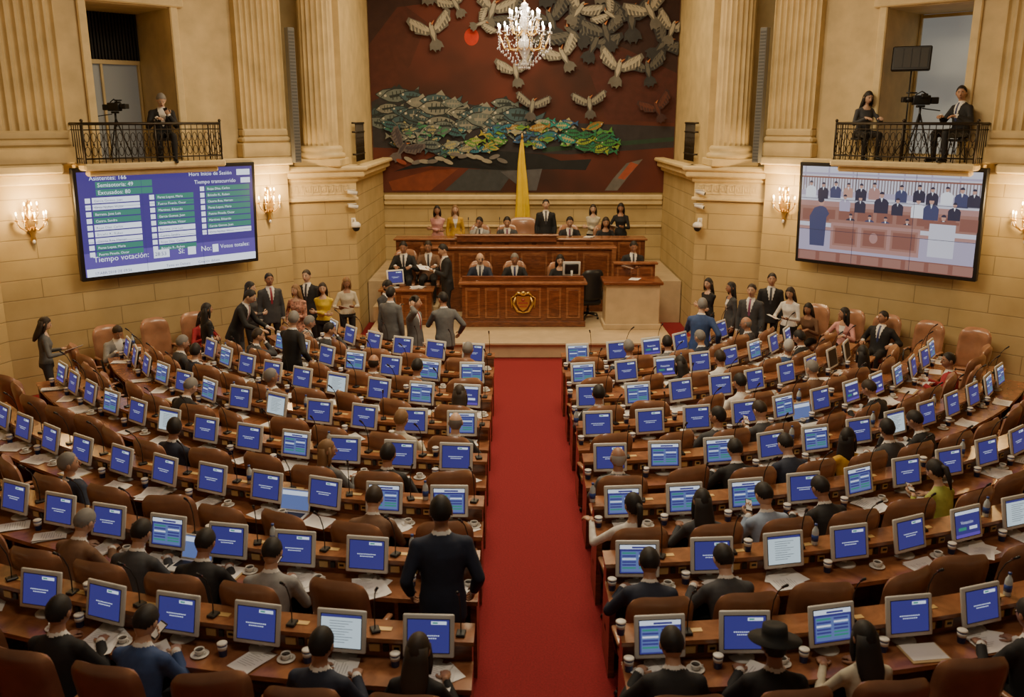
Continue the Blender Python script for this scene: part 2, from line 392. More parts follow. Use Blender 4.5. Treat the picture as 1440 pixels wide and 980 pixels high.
    Q([(700,240),(760,236),(752,268),(735,268)],(.10,.10,.11)); Q([(850,268),(862,250),(880,228),(903,222),(885,245),(868,268)],(.14,.13,.12)); Q([(868,250),(886,226),(897,230),(878,252)],(.35,.08,.04))
    Q([(519,10),(560,0),(600,30),(575,90),(540,130),(519,140)],(.075,.019,.011)); Q([(810,60),(948,80),(948,170),(850,165)],(.07,.017,.012))
    Q([(519,-60),(700,-60),(640,0),(560,10),(519,60)],(.04,.015,.011)); Q([(740,-60),(948,-60),(948,100),(860,60),(780,20)],(.035,.013,.010))
    Q([(540,255),(600,238),(640,236),(600,268),(545,268)],(.20,.045,.02))
    Q([(760,205),(948,190),(948,196),(760,212)],(.02,.05,.03))
    ellp(661,50,10,12,0,(.50,.035,.015),20)
    ring=[(.09,.12,.12),(.13,.16,.15),(.05,.10,.12),(.20,.21,.18),(.04,.07,.08)]
    rnd=random.Random(5)
    for i in range(46):
        t=i/45.; u=525+235*t+rnd.uniform(-8,8); v=152+12*math.sin(t*3+i)+24*t*t+rnd.uniform(-12,12)
        fish(u,v,rnd.uniform(17,28),rnd.uniform(-.25,.15),rnd.choice(ring),rnd.choice([(.02,.03,.03),(.24,.24,.20)]))
    cols=[(.03,.17,.26),(.02,.24,.22),(.40,.34,.05),(.08,.27,.05),(.30,.31,.26),(.03,.09,.22),(.18,.30,.04),(.32,.18,.04)]
    for i in range(78):
        t=rnd.random(); u=545+315*t; v=182+10*math.sin(t*6)+rnd.uniform(-14,20)+10*t
        c=rnd.choice(cols if t>.35 else ring+[(.22,.25,.22),(.04,.12,.14)]); fish(u,v,rnd.uniform(9,18),rnd.choice([0,PI])+rnd.uniform(-.4,.4),c,rnd.choice([(.02,.03,.04),(.4,.36,.16),(.05,.22,.1)]))
    for i in range(12):
        u=rnd.uniform(795,862); v=192+rnd.uniform(-8,18); fish(u,v,14,rnd.uniform(-.4,.4),rnd.choice([(.05,.25,.05),(.02,.18,.08),(.25,.35,.05)]),(.02,.05,.03))
    CR=(.38,.35,.27); CG=(.13,.125,.11); DK=(.03,.032,.036); DK2=(.10,.097,.085)
    for (u,v,s,ro) in ((880,25,36,.1),(830,60,30,-.4),(770,28,32,.4),(742,58,26,-.2),(720,24,26,.8),(925,60,30,-.8),(846,45,30,.3),(905,95,26,.2),(760,-20,34,.2),(860,-30,34,-.3),(800,45,30,.9)): bird(u,v,s,ro,DK2,DK)
    for (u,v,s,ro) in ((608,44,28,.25),(690,14,28,-.3),(640,6,22,.5),(788,76,26,.5),(864,94,28,-.2),(905,16,28,.5),(936,40,24,-.3),(722,98,24,.2),(808,14,26,-.6),(850,20,20,1.),(675,32,18,-1.2),(600,-20,30,.2),(720,-30,32,-.2),(830,-20,30,.4)):
        bird(u,v,s,ro,CR,CG)
    for (u,v,s,ro) in ((745,146,23,-.15),(825,143,23,.1)): bird(u,v,s,ro,(.26,.25,.20),(.09,.085,.08),.8)
    bird(562,206,24,-.6,(.06,.05,.06),(.12,.1,.1)); bird(920,150,22,.4,(.10,.03,.02),(.05,.02,.02))
    for i in range(14):
        u=560+i*11; v=222+rnd.uniform(-8,4); ellp(u,v,8,3,rnd.uniform(-.5,.5),rnd.choice([(.16,.15,.14),(.30,.28,.22),(.28,.06,.03)]))
    b.obj('bird_and_fish_mural',mats)
mural()

# ------------------------------------------------------------ desk rows
CX,CY=0.,18.4
RR=[12.6,11.4,10.2,9.0,7.85,6.7,5.55,4.4]
def seatM(R,th): return T(CX,CY,0)@Rz(th)@T(0,-R,0)
def tmax(R):
    t=math.asin(min(.99,7.4/R)); return min(t,math.radians(58 if R<6.8 else 62))
SEATS={}
for k,R in enumerate(RR):
    for sd in (-1,1):
        x0=.93 if sd<0 else .80; t0=math.asin(x0/R); j=0
        while True:
            th=t0+j*.665/R
            if th>tmax(R)-.02: break
            SEATS[(k,'L' if sd<0 else 'R',j)]=(R,sd*th); j+=1
def arcbox(mb,r0,r1,z0,z1,xs,te,sd,n,mi,ts=None):
    vs=[];fs=[]
    for i in range(n+1):
        for r,z in ((r0,z0),(r1,z0),(r1,z1),(r0,z1)):
            a=math.asin(xs/r) if ts is None else ts
            t=(a+(te-a)*i/n)*sd
            vs.append((CX+r*math.sin(t),CY-r*math.cos(t),z))
    for i in range(n):
        for q in range(4):
            w=(q+1)%4; fs.append((4*i+q,4*i+w,4*i+4+w,4*i+4+q))
    fs.append((0,1,2,3)); fs.append((4*n+3,4*n+2,4*n+1,4*n))
    mb.add(vs,fs,mi)
for k,R in enumerate(RR):
    for sd in (-1,1):
        b=MB(); te=tmax(R)+.012; xs=.60 if sd<0 else .53; n=36
        arcbox(b,R-.28,R-.08,0,.90,xs,te,sd,n,0)
        arcbox(b,R-.30,R-.04,.90,.935,xs-.015,te,sd,n,1)
        arcbox(b,R-.08,R+.27,.71,.75,xs-.01,te,sd,n,1)
        arcbox(b,R-.285,R-.275,.12,.80,xs+.08,te-.01,sd,n,1)
        arcbox(b,R-.08,R+.25,0,.71,xs,math.asin((xs+.04)/R),sd,1,0)
        arcbox(b,R-.08,R+.25,0,.71,xs,te,sd,1,0,ts=te-.04/R)
        arcbox(b,R-.10,R+.0,.30,.34,xs,te,sd,n,0)
        s='L' if sd<0 else 'R'; j=0
        while (k,s,j) in SEATS:
            th=SEATS[(k,s,j)][1]
            M=seatM(R,th+sd*.333/R)
            b.box((0,-.08,.36),(.03,.36,.70),0,M)
            b.box((-.085,.074,.835),(.085,.014,.062),2,M,.004,1); b.box((.0,.074,.835),(.045,.014,.062),3,M,.004,1); b.box((.085,.074,.835),(.07,.014,.062),2,M,.004,1)
            b.box((.085,.066,.84),(.04,.006,.02),3,M); b.box((-.03,.17,.937),(.12,.05,.006),2,M)
            j+=1
        b.obj('curved_desk_row',[M_wood,M_wood2,M_skinplate,M_black],None,True)

# ------------------------------------------------------------ monitors
E=lambda n,c,e: pm(n,(0.01,0.01,0.01),.45,emit=e,ecol=c)
SC_blue=E('screen_blue',(.034,.034,.195),1.); SC_white=E('screen_white',(.62,.70,.85),1.); SC_lt=E('screen_lightblue',(.10,.15,.36),1.)
SC_green=E('screen_green',(.03,.22,.16),1.); SC_purp=E('screen_purple',(.10,.06,.40),1.); SC_doc=E('screen_document',(.52,.64,.70),1.); SC_ink=E('screen_ink',(.05,.05,.08),.6)
SMATS=[M_silver,M_black,SC_blue,SC_white,SC_lt,SC_green,SC_purp,SC_doc,SC_ink]
def monitor(var):
    b=MB(); M=T(0,0,.235)@Rx(math.radians(-13))
    b.box((0,0,0),(.385,.028,.325),0,M,.012,2)
    b.box((0,.028,0),(.30,.04,.24),1,M,.02,2)
    b.box((0,-.0145,0),(.322,.003,.260),1,M)
    y=-.0165; W=.155; Hh=.124
    if var==2: b.rect(-W,-Hh,W,Hh,y,7,M)
    elif var==3: b.rect(-W,-Hh,W,Hh,y,1,M)
    else: b.rect(-W,-Hh,W,Hh,y,2,M)
    y2=y-.0006
    if var==0:
        b.rect(.02,Hh-.036,W-.02,Hh-.012,y2,3,M); b.rect(.03,Hh-.030,.07,Hh-.018,y2-.0003,5,M)
        for i,(a,c) in enumerate(((-.085,.08),(-.06,.06))):
            x=a
            while x<c: b.rect(x,.0-i*.020,x+.010,.008-i*.020,y2,3,M); x+=.0155
    if var==1:
        b.rect(-W,Hh-.036,W,Hh,y2,3,M); b.rect(-.05,Hh-.030,.09,Hh-.014,y2-.0003,2,M)
        b.rect(-W+.012,-Hh+.012,W-.012,Hh-.055,y2,4,M)
        for r in range(6):
            for cc in range(2):
                b.rect(-W+.02+cc*.145,Hh-.078-r*.026,-W+.02+cc*.145+.12,Hh-.064-r*.026,y2-.0004,(5,2,3,2,2,5)[(r+cc)%6],M)
    if var==2:
        b.rect(-W,Hh-.02,W,Hh,y2,2,M)
        for r in range(9): b.rect(-.09,.075-r*.02,.09-.03*(r%3),.079-r*.02,y2,8,M)
    if var==4:
        b.rect(-W,Hh-.03,W,Hh,y2,3,M); b.rect(-W,-Hh,W,-Hh+.03,y2,6,M)
        text(b,'Votación',.045,-.09,.0,y2,3,M)
        b.rect(-.12,-.06,-.02,-.03,y2,5,M); b.rect(.02,-.06,.12,-.03,y2,3,M)
    b.tube([(0,.05,.20),(0,.065,.10),(0,.05,.012)],[.028,.022,.03],10,0)
    b.lathe([(.10,0),(.10,.008),(.05,.018)],(0,.04,0),20,0)
    return b.mesh('computer_monitor',SMATS)
MON=[monitor(i) for i in range(5)]
# ------------------------------------------------------------ chairs
def chair_mesh(dark=False):
    b=MB()
    def P(u,w,s):
        x=.270*u*(1-.16*max(0,(w-.7)/.3)**3*abs(u)**2)
        z=.42+.73*w-.07*abs(u)**4*(w**6)
        th=.055*((1-abs(u)**6)*(1-abs(2*w-1)**8))**.5
        th*=(1+math.cos(w*PI*5)*(.07 if s>0 else .03))
        y=-.20-.12*w+.075*u*u+s*th
        return (x,y,z)
    NU,NW=16,18
    for s in (-1,1):
        vs=[P(-1+2*i/NU,j/NW,s) for j in range(NW+1) for i in range(NU+1)]
        fs=[]
        for j in range(NW):
            for i in range(NU):
                q=(j*(NU+1)+i,j*(NU+1)+i+1,(j+1)*(NU+1)+i+1,(j+1)*(NU+1)+i)
                fs.append(q if s<0 else q[::-1])
        b.add(vs,fs,0,None,True)
    b.box((0,.04,.39),(.50,.50,.11),0,None,.045,3)
    b.box((0,.04,.33),(.44,.42,.03),1,None,.01,1)
    for s in (-1,1):
        b.tube([(s*.25,-.2,.44),(s*.285,-.16,.60),(s*.285,.14,.625),(s*.27,.18,.48),(s*.24,.16,.36)],.017,8,1)
        b.box((s*.285,-.01,.635),(.055,.28,.035),0,None,.015,2)
    b.tube([(0,0,.33),(0,0,.2)],.022,10,1); b.tube([(0,0,.22),(0,0,.08)],.034,10,1)
    for i in range(5):
        a=2*PI*i/5+.3; c,s=math.cos(a),math.sin(a)
        b.tube([(0,0,.11),(.16*c,.16*s,.095),(.27*c,.27*s,.07)],[.026,.02,.014],7,1)
        b.ell((.27*c,.27*s,.028),(.026,.026,.028),1,None,8,6)
    return b.mesh('office_chair',[pm('black_leather',(.02,.02,.022),.4) if dark else M_leather,M_black],True)
CH=chair_mesh(); CHB=chair_mesh(True)
# ------------------------------------------------------------ desk clutter meshes
def mic_mesh():
    b=MB(); b.box((0,0,.012),(.07,.09,.024),0,None,.006,1)
    pts=[(0,.0,.02),(0,.005,.12),(0,-.01,.24),(0,-.05,.34),(0,-.10,.40)]
    b.tube(pts,.005,6,0); b.tube([(0,-.10,.40),(0,-.135,.43)],[.010,.012],8,0); b.ell((0,-.137,.432),.012,0,None,8,6)
    b.tube([(0,-.088,.388),(0,-.094,.394)],.0115,8,1)
    return b.mesh('gooseneck_microphone',[M_black,pm('mic_ring',(.08,.01,.01),.4)])
MIC=mic_mesh()
def cup_mesh():
    b=MB(); b.lathe([(.028,0),(.032,.05),(.038,.10),(.036,.10),(.030,.01)],(0,0,0),16,0)
    b.lathe([(.0345,.055),(.0372,.088)],(0,0,0.0004),16,1); b.lathe([(.040,.10),(.040,.108),(.032,.113)],(0,0,0),16,1)
    return b.mesh('paper_cup',[M_bluecup,M_whitep])
CUP=cup_mesh()
def bottle_mesh():
    b=MB(); b.lathe([(.028,0),(.031,.01),(.031,.12),(.026,.15),(.012,.175),(.012,.19)],(0,0,0),16,0); b.lathe([(.0315,.04),(.0315,.10)],(0,0,0),16,1); b.lathe([(.014,.188),(.014,.205)],(0,0,0),12,1)
    return b.mesh('water_bottle',[pm('clear_plastic',(.55,.62,.66),.1,coat=.5),M_bluecup])
BOT=bottle_mesh()
def saucer_mesh():
    b=MB(); b.lathe([(.03,0),(.045,.004),(.07,.012),(.068,.014),(.03,.007)],(0,0,0),20,0)
    b.lathe([(.018,.006),(.032,.02),(.038,.055),(.035,.055),(.028,.02)],(0,0,0),18,0); b.lathe([(.0,.046),(.035,.047)],(0,0,0),16,1)
    b.tube([(.036,0,.045),(.055,0,.042),(.054,0,.02),(.034,0,.018)],.004,6,0)
    return b.mesh('coffee_cup_on_saucer',[M_whitep,pm('coffee',(.05,.02,.01),.2)])
SAU=saucer_mesh()
def papers_mesh(seed,n):
    r=random.Random(seed); b=MB()
    for i in range(n):
        a=r.uniform(-.5,.5); M=T(r.uniform(-.07,.07),r.uniform(-.04,.04),.001+i*.0025)@Rz(a)
        vs=[];fs=[]
        for jx in range(5):
            for jy in range(5):
                x=-.11+.055*jx; y=-.15+.075*jy
                z=.008*max(0,(jx-3))*((i*7+seed)%3)+.004*math.sin(jy*1.3+i)*(jx==4)
                vs.append((x,y,max(0,z)))
        for jx in range(4):
            for jy in range(4): q=jx*5+jy; fs.append((q,q+5,q+6,q+1))
        b.add(vs,fs,0,M,True)
        if i==n-1:
            for l in range(9):
                b.add([(-.08,.10-l*.022,.0015),(.08-.03*(l%3),.10-l*.022,.0015),(.08-.03*(l%3),.105-l*.022,.0015),(-.08,.105-l*.022,.0015)],[(0,1,2,3)],1,M)
    return b.mesh('paper_sheets',[M_white,pm('print_ink',(.45,.45,.45),.8)])
PAP=[papers_mesh(s,n) for s,n in ((1,1),(2,3),(3,5),(4,2))]
def folder_mesh():
    b=MB(); b.box((0,0,.004),(.24,.32,.008),0,None,.002,1); b.box((.01,.0,.010),(.21,.29,.004),1); return b.mesh('manila_folder',[pm('manila',(.55,.40,.20),.7),M_white])
FOL=folder_mesh()
def laptop_mesh():
    b=MB(); b.box((0,0,.01),(.34,.24,.018),0,None,.006,1); b.box((0,.02,.0195),(.29,.12,.002),1)
    M=T(0,.12,.018)@Rx(math.radians(-18)); b.box((0,0,.115),(.34,.012,.23),0,M,.006,1); b.rect(-.155,.015,.155,.215,-.0065,2,M); b.rect(-.15,.16,.15,.205,-.007,3,M)
    return b.mesh('laptop',[M_silver,M_black,SC_lt,SC_white])
LAP=laptop_mesh()

# ------------------------------------------------------------ PEOPLE
def ik(S,Tg,a,bl,hint):
    d=Tg-S; L=min(max(d.length,.12),(a+bl)*.998); dr=d.normalized(); Tg=S+dr*L
    x=(a*a-bl*bl+L*L)/(2*L); h=math.sqrt(max(0,a*a-x*x)); pp=(hint-dr*hint.dot(dr))
    if pp.length<1e-4: pp=dr.orthogonal()
    return S+dr*x+pp.normalized()*h, Tg
def hand(mb,W,d,nrm,sx,curl=.45,mi=2,tc=.3):
    d=d.normalized(); n=(nrm-d*nrm.dot(d)).normalized(); th=d.cross(n)*sx
    M=Matrix(((th.x,d.x,n.x,W.x),(th.y,d.y,n.y,W.y),(th.z,d.z,n.z,W.z),(0,0,0,1)))
    mb.tube([W-d*.03,W+d*.02],[.026,.028],10,mi)
    mb.ell((0,.05,0),(.041,.055,.017),mi,M,12,8)
    for i,(ln,bx) in enumerate(((.068,.030),(.077,.010),(.071,-.010),(.055,-.029))):
        p=V((bx,.085-.006*abs(i-1),0)); a=.1+curl*.3; pts=[p.copy()]; seg=(.45,.31,.24)
        q=p.copy()
        for t in range(3):
            a+=curl*(1+.12*i)*(.8 if t else .4)
            q=q+V((0,math.cos(a),math.sin(a)))*ln*seg[t]; pts.append(q.copy())
        mb.tube(pts,[.0095,.0088,.008,.0062],7,mi,M)
    q=V((.030,.022,.004)); mb.tube([q,q+V((.028,.026,.006)),q+V((.036,.052,.006+.02*tc)),q+V((.030,.072,.006+.05*tc))],[.013,.011,.010,.007],7,mi,M)
def head(mb,M,hair,female,beard=False,glasses=False):
    n,rg=28,20
    def P(x,y,z,sc=1.):
        X=x*.078; Y=y*.098; Z=z*.114
        if z<0: X*=(1-.28*(-z)**1.6); 
        if z<0 and y<0: Y*=(1-.28*(-z))
        if y>0: Y*=.95; X*=(1-.06*y)
        if z<-.3 and y>0: Y*=(1+.06*(-z))
        if y>.3:
            for s in(-1,1):
                dd=((x-s*.42)/.25)**2+((z-.1)/.16)**2; Y-=.008*math.exp(-dd)
            Y+=.004*math.exp(-((z+.52)/.1)**2-(x/.35)**2)+.005*math.exp(-((z+.85)/.14)**2-(x/.3)**2)
        return V((X*sc,Y*sc,Z*sc))
    def sph(sc,keep,mi,off=(0,0,0),rough=0.):
        vs=[];fs=[];dirs=[]
        for j in range(rg+1):
            ph=-PI/2+PI*j/rg
            for i in range(n):
                a=2*PI*i/n; x,y,z=math.cos(ph)*math.cos(a),math.cos(ph)*math.sin(a),math.sin(ph)
                s2=sc+rough*math.sin(i*2.7+j*1.9)*math.cos(j*2.3-i)*math.cos(ph)
                dirs.append((x,y,z)); vs.append(P(x,y,z,s2)+V(off))
        for j in range(rg):
            for i in range(n):
                k=(i+1)%n; q=(j*n+i,j*n+k,(j+1)*n+k,(j+1)*n+i)
                c=[sum(dirs[t][e] for t in q)/4 for e in range(3)]
                if keep(*c): fs.append(q)
        mb.add(vs,fs,mi,M,True)
    sph(1,lambda x,y,z:True,2)
    mb.tube([(0,.086,.022),(0,.100,-.004),(0,.110,-.024),(0,.100,-.032)],[.006,.0085,.0115,.009],8,2,M)
    for s in (-1,1):
        mb.ell((s*.009,.102,-.030),(.008,.008,.006),2,M,8,6)
        mb.ell((s*.079,-.006,-.004),(.010,.020,.031),2,M,10,8)
        mb.ell((s*.029,.081,.012),(.0115,.009,.0050),8,M,10,6); mb.ell((s*.029,.0885,.012),(.0055,.003,.0050),6,M,8,6)
        mb.tube([(s*.014,.090,.027),(s*.030,.091,.031),(s*.046,.080,.026)],[.003,.0036,.002],5,3,M)
        if glasses:
            mb.tube([(s*.029+.019*math.cos(t*PI/5),.100,.012+.015*math.sin(t*PI/5)) for t in range(11)],.0016,4,6,M); mb.tube([(s*.048,.098,.016),(s*.078,.01,.016)],.0016,4,6,M)
    mb.ell((0,.0905,-.057),(.022,.006,.0045),9,M,10,6); mb.ell((0,.0895,-.065),(.018,.006,.0045),9,M,10,6)
    if beard: sph(1.035,lambda x,y,z: z<-.25 and y>-.1 and not(abs(x)<.35 and -.62<z<-.38 and y>.5) and z>-1,3)
    if hair=='bald':
        sph(1.035,lambda x,y,z: y<.25 and -.55<z<.35+.1*y and z>-.1+.7*y,3)
    elif hair=='short':
        sph(1.085,lambda x,y,z: z>.12+.58*y and z>-.5,3,(0,-.002,.004),.03); sph(1.045,lambda x,y,z: z>.0+.62*y and z>-.62 and y<.6,3)
    else:
        sph(1.10,lambda x,y,z: z>.05+.62*y and z>-.6,3,(0,-.004,.004),.025); sph(1.06,lambda x,y,z: z>-.1+.75*y and y<.75,3)
        if hair=='long':
            mb.loft([(.04,.080,.060,-.045),(-.06,.090,.062,-.048),(-.14,.100,.062,-.056),(-.22,.100,.052,-.076),(-.29,.082,.036,-.090),(-.33,.045,.02,-.098)][::-1],16,3,M)
            for s in(-1,1): mb.tube([(s*.068,.015,.05),(s*.082,.012,-.03),(s*.088,.01,-.10),(s*.09,.0,-.16)],[.018,.022,.022,.012],8,3,M)
        if hair=='pony':
            mb.tube([(0,-.095,.03),(0,-.135,.01),(0,-.14,-.10),(0,-.12,-.22)],[.025,.032,.028,.010],10,3,M)
ARM1,ARM2=.285,.255
def person(name,seated=False,lean=0,turn=0,nod=0,L=None,R=None,Lh=None,Rh=None,female=False,hair='short',jacket=True,
           skirt=False,item=None,beard=False,glasses=False,tie=True,curl=.45,bulk=1.,hat=False,twist=0,step=0.,lhint=None,rhint=None):
    w=.88 if female else 1.; w*=bulk
    PV=V((0,0,.515 if seated else .945))
    TF=T(*PV)@Rz(math.radians(twist))@Rx(math.radians(-lean))
    b=MB()
    hem=-.20 if (jacket and not seated) else -.09
    if female: secs=[(hem,.165,.12,0),(0,.160,.115,0),(.10,.135,.098,0),(.20,.125,.095,0),(.31,.148,.118,.012),(.38,.150,.10,.0),(.43,.135,.085,0),(.475,.085,.068,0),(.51,.053,.054,.0)]
    else: secs=[(hem,.182,.132,0),(0,.172,.128,0),(.12,.160,.120,0),(.24,.172,.125,0),(.34,.188,.128,0),(.40,.182,.115,0),(.45,.145,.098,0),(.49,.085,.076,0),(.525,.060,.060,.0)]
    if bulk!=1: secs=[(z,a*bulk,d*bulk,y) for z,a,d,y in secs]
    if hem<-.1: secs.insert(1,((hem+0)/2,secs[0][1]*.99,secs[0][2]*.98,0))
    b.loft(secs,24,0,TF)
    b.tube([(0,-.005,.46),(0,.008,.54),(0,.020,.64)],[.060,.056,.052] if not female else [.048,.043,.044],12,0,TF)
    bones=[]
    jk=.006 if jacket else .0
    arms=[]
    for sx,Tg,Hd,hn in ((-1,L,Lh,lhint),(1,R,Rh,rhint)):
        S=TF@V((sx*.178*w,0,.405))
        if Tg is None: Tg=S+V((sx*.05,.04,-.53))
        Tg=V(Tg); hint=V(hn) if hn else V((sx*.6,-.6,-.6))
        Eb,Wr=ik(S,Tg,ARM1,ARM2,hint)
        r0=(.056+jk)*w; r1=(.044+jk)*w; r2=(.033+jk)*w
        b.ell(S,r0*1.02,0); b.tube([TF@V((sx*.07,0,.435)),S,S+(Eb-S)*.5,Eb],[.058*w,r0,r1*1.10,r1],12,0); b.ell(Eb,r1,0)
        b.tube([Eb,Eb+(Wr-Eb)*.3,Wr],[r1,r1*1.02,r2],12,0); b.ell(Wr,r2,0,None,10,6)
        bones.append((S,Eb,r1,0,False)); bones.append((Eb,Wr,r2,0,True)); arms.append((sx,Eb,Wr,Hd))
    hw=.095 if not female else .092
    for sx in (-1,1):
        Hp=PV+V((sx*hw,0,-.02))
        if seated: Kn=PV+V((sx*.13,.43,-.02)); An=V((sx*.13,.40,.09)); 
        else: Kn=V((sx*.10,.03+.10*step*sx,.50)); An=V((sx*.11,-.02+.18*step*sx,.09))
        rr=(.092,.060,.045) if not female else (.086,.052,.036)
        b.tube([Hp,Hp+(Kn-Hp)*.5,Kn],[rr[0],rr[0]*.85,rr[1]],14,0); b.ell(Kn,rr[1],0); b.ell(Hp,rr[0]*1.02,0)
        b.tube([Kn,Kn+(An-Kn)*.35,An],[rr[1],rr[1]*.98,rr[2]],12,0)
        b.tube([An+V((0,-.05,-.04)),An+V((0,.03,-.045)),An+V((sx*.01,.12,-.055)),An+V((sx*.015,.17,-.06))],[.040,.042,.036,.024],10,0)
        bones.append((Hp,Kn,rr[1]+.02,1,False)); bones.append((Kn,An,rr[2]+.01,1 if not skirt else 2,False)); bones.append((An+V((0,-.05,-.045)),An+V((0,.16,-.055)),.035,6,False))
    if skirt and not seated:
        b.loft([(.48,.17,.13,.0),(.60,.185,.15,0),(.80,.185,.14,0),(.95,.165,.12,0)],20,0)
    me=b.mesh('tmp',[]); ob=put('tmp',me)
    md=ob.modifiers.new('r','REMESH'); md.mode='VOXEL'; md.voxel_size=.014
    ms=ob.modifiers.new('s','SMOOTH'); ms.factor=.5; ms.iterations=4
    dg=bpy.context.evaluated_depsgraph_get(); ev=bpy.data.meshes.new_from_object(ob.evaluated_get(dg))
    bpy.data.objects.remove(ob); bpy.data.meshes.remove(me)
    TI=TF.inverted(); out=MB()
    out.v=[q.co[:] for q in ev.vertices]
    def segd(pt,a,c):
        ab=c-a; t=max(0,min(1,(pt-a).dot(ab)/ab.length_squared)); return (pt-(a+ab*t)).length,t
    for f in ev.polygons:
        c=f.center; lc=TI@c; mi=0
        z=max(secs[0][0],min(.66,lc.z)); 
        ww,dd=.055,.055
        for q in range(len(secs)-1):
            if secs[q][0]<=z<=secs[q+1][0]:
                t=(z-secs[q][0])/(secs[q+1][0]-secs[q][0]); ww=secs[q][1]*(1-t)+secs[q+1][1]*t; dd=secs[q][2]*(1-t)+secs[q+1][2]*t
        e=math.sqrt((lc.x/ww)**2+(lc.y/dd)**2); best=(e-1)*min(ww,dd)
        if lc.z<secs[0][0]: best+=(secs[0][0]-lc.z)
        rn=math.hypot(lc.x,lc.y)
        if lc.z>.505 and rn<.085:
            mi=4 if (lc.z<.530 and not female) else 2
            best=-1
        else:
            mi=0
            if lc.y>.02 and lc.z>.18:
                vw=.010+.072*(lc.z-.18)/.32
                if abs(lc.x)<vw:
                    if jacket: mi=5 if (tie and not female and abs(lc.x)<.022) else (4 if lc.z<.42 or not female else 2)
                    elif lc.z>.44: mi=2
            if lc.z<-.005 and not jacket and not skirt: mi=1
            if seated and lc.z<-.06: mi=1
        for (a,cc,r,m,fa) in bones:
            d,t=segd(c,a,cc); d-=r
            if d<best:
                best=d; mi=m
                if fa and t>.94: mi=4 if jacket else 0
                if m==1 and not seated and ((jacket and lc.z>hem+.005) or (skirt and c.z>.50)): mi=0
                if m==1 and skirt and not seated and c.z<.5: mi=2
        out.f.append(list(f.vertices)); out.m.append(mi); out.s.append(True)
    bpy.data.meshes.remove(ev)
    HM=TF@T(0,.030,.660)@Rz(math.radians(turn))@Rx(math.radians(-nod+lean*.6))@Matrix.Scale(1.05 if not female else 1.0,4)
    head(out,HM,hair,female,beard,glasses)
    if hat:
        out.lathe([(.19,.052),(.185,.045),(.14,.040),(.095,.045),(.092,.10),(.086,.145),(.06,.152),(.02,.145)],(0,0,0),28,7,HM@T(0,-.01,.0)@Matrix.Diagonal((.92,1.1,1,1)))
    for sx,Eb,Wr,Hd in arms:
        d=(Wr-Eb).normalized()
        if Hd is None: nrm=V((-sx,0,0)) if abs(d.z)>.6 else V((0,0,-1)); dd=d
        else:
            dd,nrm=V(Hd[0]).normalized(),V(Hd[1])
        hand(out,Wr,dd,nrm,sx,curl)
        if item and ((item[1]=='R' and sx>0) or (item[1]=='L' and sx<0)):
            n=(nrm-dd*nrm.dot(dd)).normalized(); th=dd.cross(n)*sx; P=Wr+dd*.10+n*.022
            M=Matrix(((th.x,dd.x,n.x,P.x),(th.y,dd.y,n.y,P.y),(th.z,dd.z,n.z,P.z),(0,0,0,1)))
            if item[0]=='phone': out.box((0,.02,0),(.072,.145,.009),6,M,.004,1); out.box((0,.02,.0052),(.062,.12,.001),10,M)
            if item[0]=='paper': out.box((.02,.06,.0),(.21,.29,.004),10,M)
    slots=[pm('cloth_top',(.02,.022,.03),.8),pm('cloth_trousers',(.02,.02,.025),.8),pm('skin',(.45,.25,.16),.5),pm('hair',(.015,.010,.008),.65),pm('shirt',(.6,.62,.65),.7),
           pm('tie_cloth',(.12,.02,.03),.5),pm('dark_parts',(.008,.008,.008),.35),pm('hat_felt',(.01,.01,.01),.8),pm('eye_white',(.55,.52,.48),.3),pm('lips',(.33,.12,.09),.5),M_white]
    return out.mesh(name,slots)
TD=V((0,0,-1))
flatH=(V((0,1,-.05)),V((0,0,-1)))
P={}
P['sm_desk']=person('seated_man',True,8,nod=12,L=(-.16,.36,.79),R=(.15,.34,.79),Lh=(V((.3,1,-.05)),TD),Rh=(V((-.3,1,-.05)),TD))
P['sm_left']=person('seated_man',True,4,turn=40,nod=2,L=(-.22,.32,.79),R=(.08,.38,.79),Lh=(V((.5,1,0)),TD),Rh=(V((-.6,1,0)),TD))
P['sm_chin']=person('seated_man',True,10,turn=-18,nod=4,L=(-.05,.36,.79),R=(.075,.235,1.04),Lh=(V((.8,.6,0)),TD),Rh=(V((-.3,-.1,1)),V((-.5,-.9,0))),rhint=(.5,.4,-1),glasses=True)
P['sm_phone']=person('seated_man',True,14,nod=32,L=(-.09,.30,.88),R=(.12,.34,.82),Lh=(V((.35,.7,.5)),V((.2,-.4,.9))),Rh=(V((-.5,.8,0)),TD),item=('phone','L'),tie=False)
P['sm_write']=person('seated_man',True,22,nod=24,L=(-.20,.42,.79),R=(.12,.44,.79),Lh=(V((.5,1,-.05)),TD),Rh=(V((-.4,1,-.05)),TD),curl=.8)
P['sm_back']=person('seated_man',True,-8,turn=-30,nod=-2,L=(-.27,.12,.70),R=(.27,.12,.70),Lh=(V((.1,1,-.2)),TD),Rh=(V((-.1,1,-.2)),TD),bulk=1.08)
P['sm_bald']=person('seated_man',True,6,turn=10,nod=8,L=(-.14,.37,.79),R=(.16,.35,.79),Lh=(V((.4,1,0)),TD),Rh=(V((-.4,1,0)),TD),hair='bald',glasses=True)
P['sm_hat']=person('seated_man',True,8,nod=10,L=(-.16,.37,.79),R=(.15,.35,.79),Lh=flatH,Rh=flatH,hat=True)
P['sw_desk']=person('seated_woman',True,8,nod=12,L=(-.14,.38,.79),R=(.13,.36,.79),Lh=(V((.3,1,0)),TD),Rh=(V((-.3,1,0)),TD),female=True,hair='long',jacket=False)
P['sw_side']=person('seated_woman',True,4,turn=-50,L=(-.14,.35,.79),R=(.20,.30,.79),Lh=(V((.3,1,0)),TD),Rh=(V((-.3,1,0)),TD),female=True,hair='long',jacket=True)
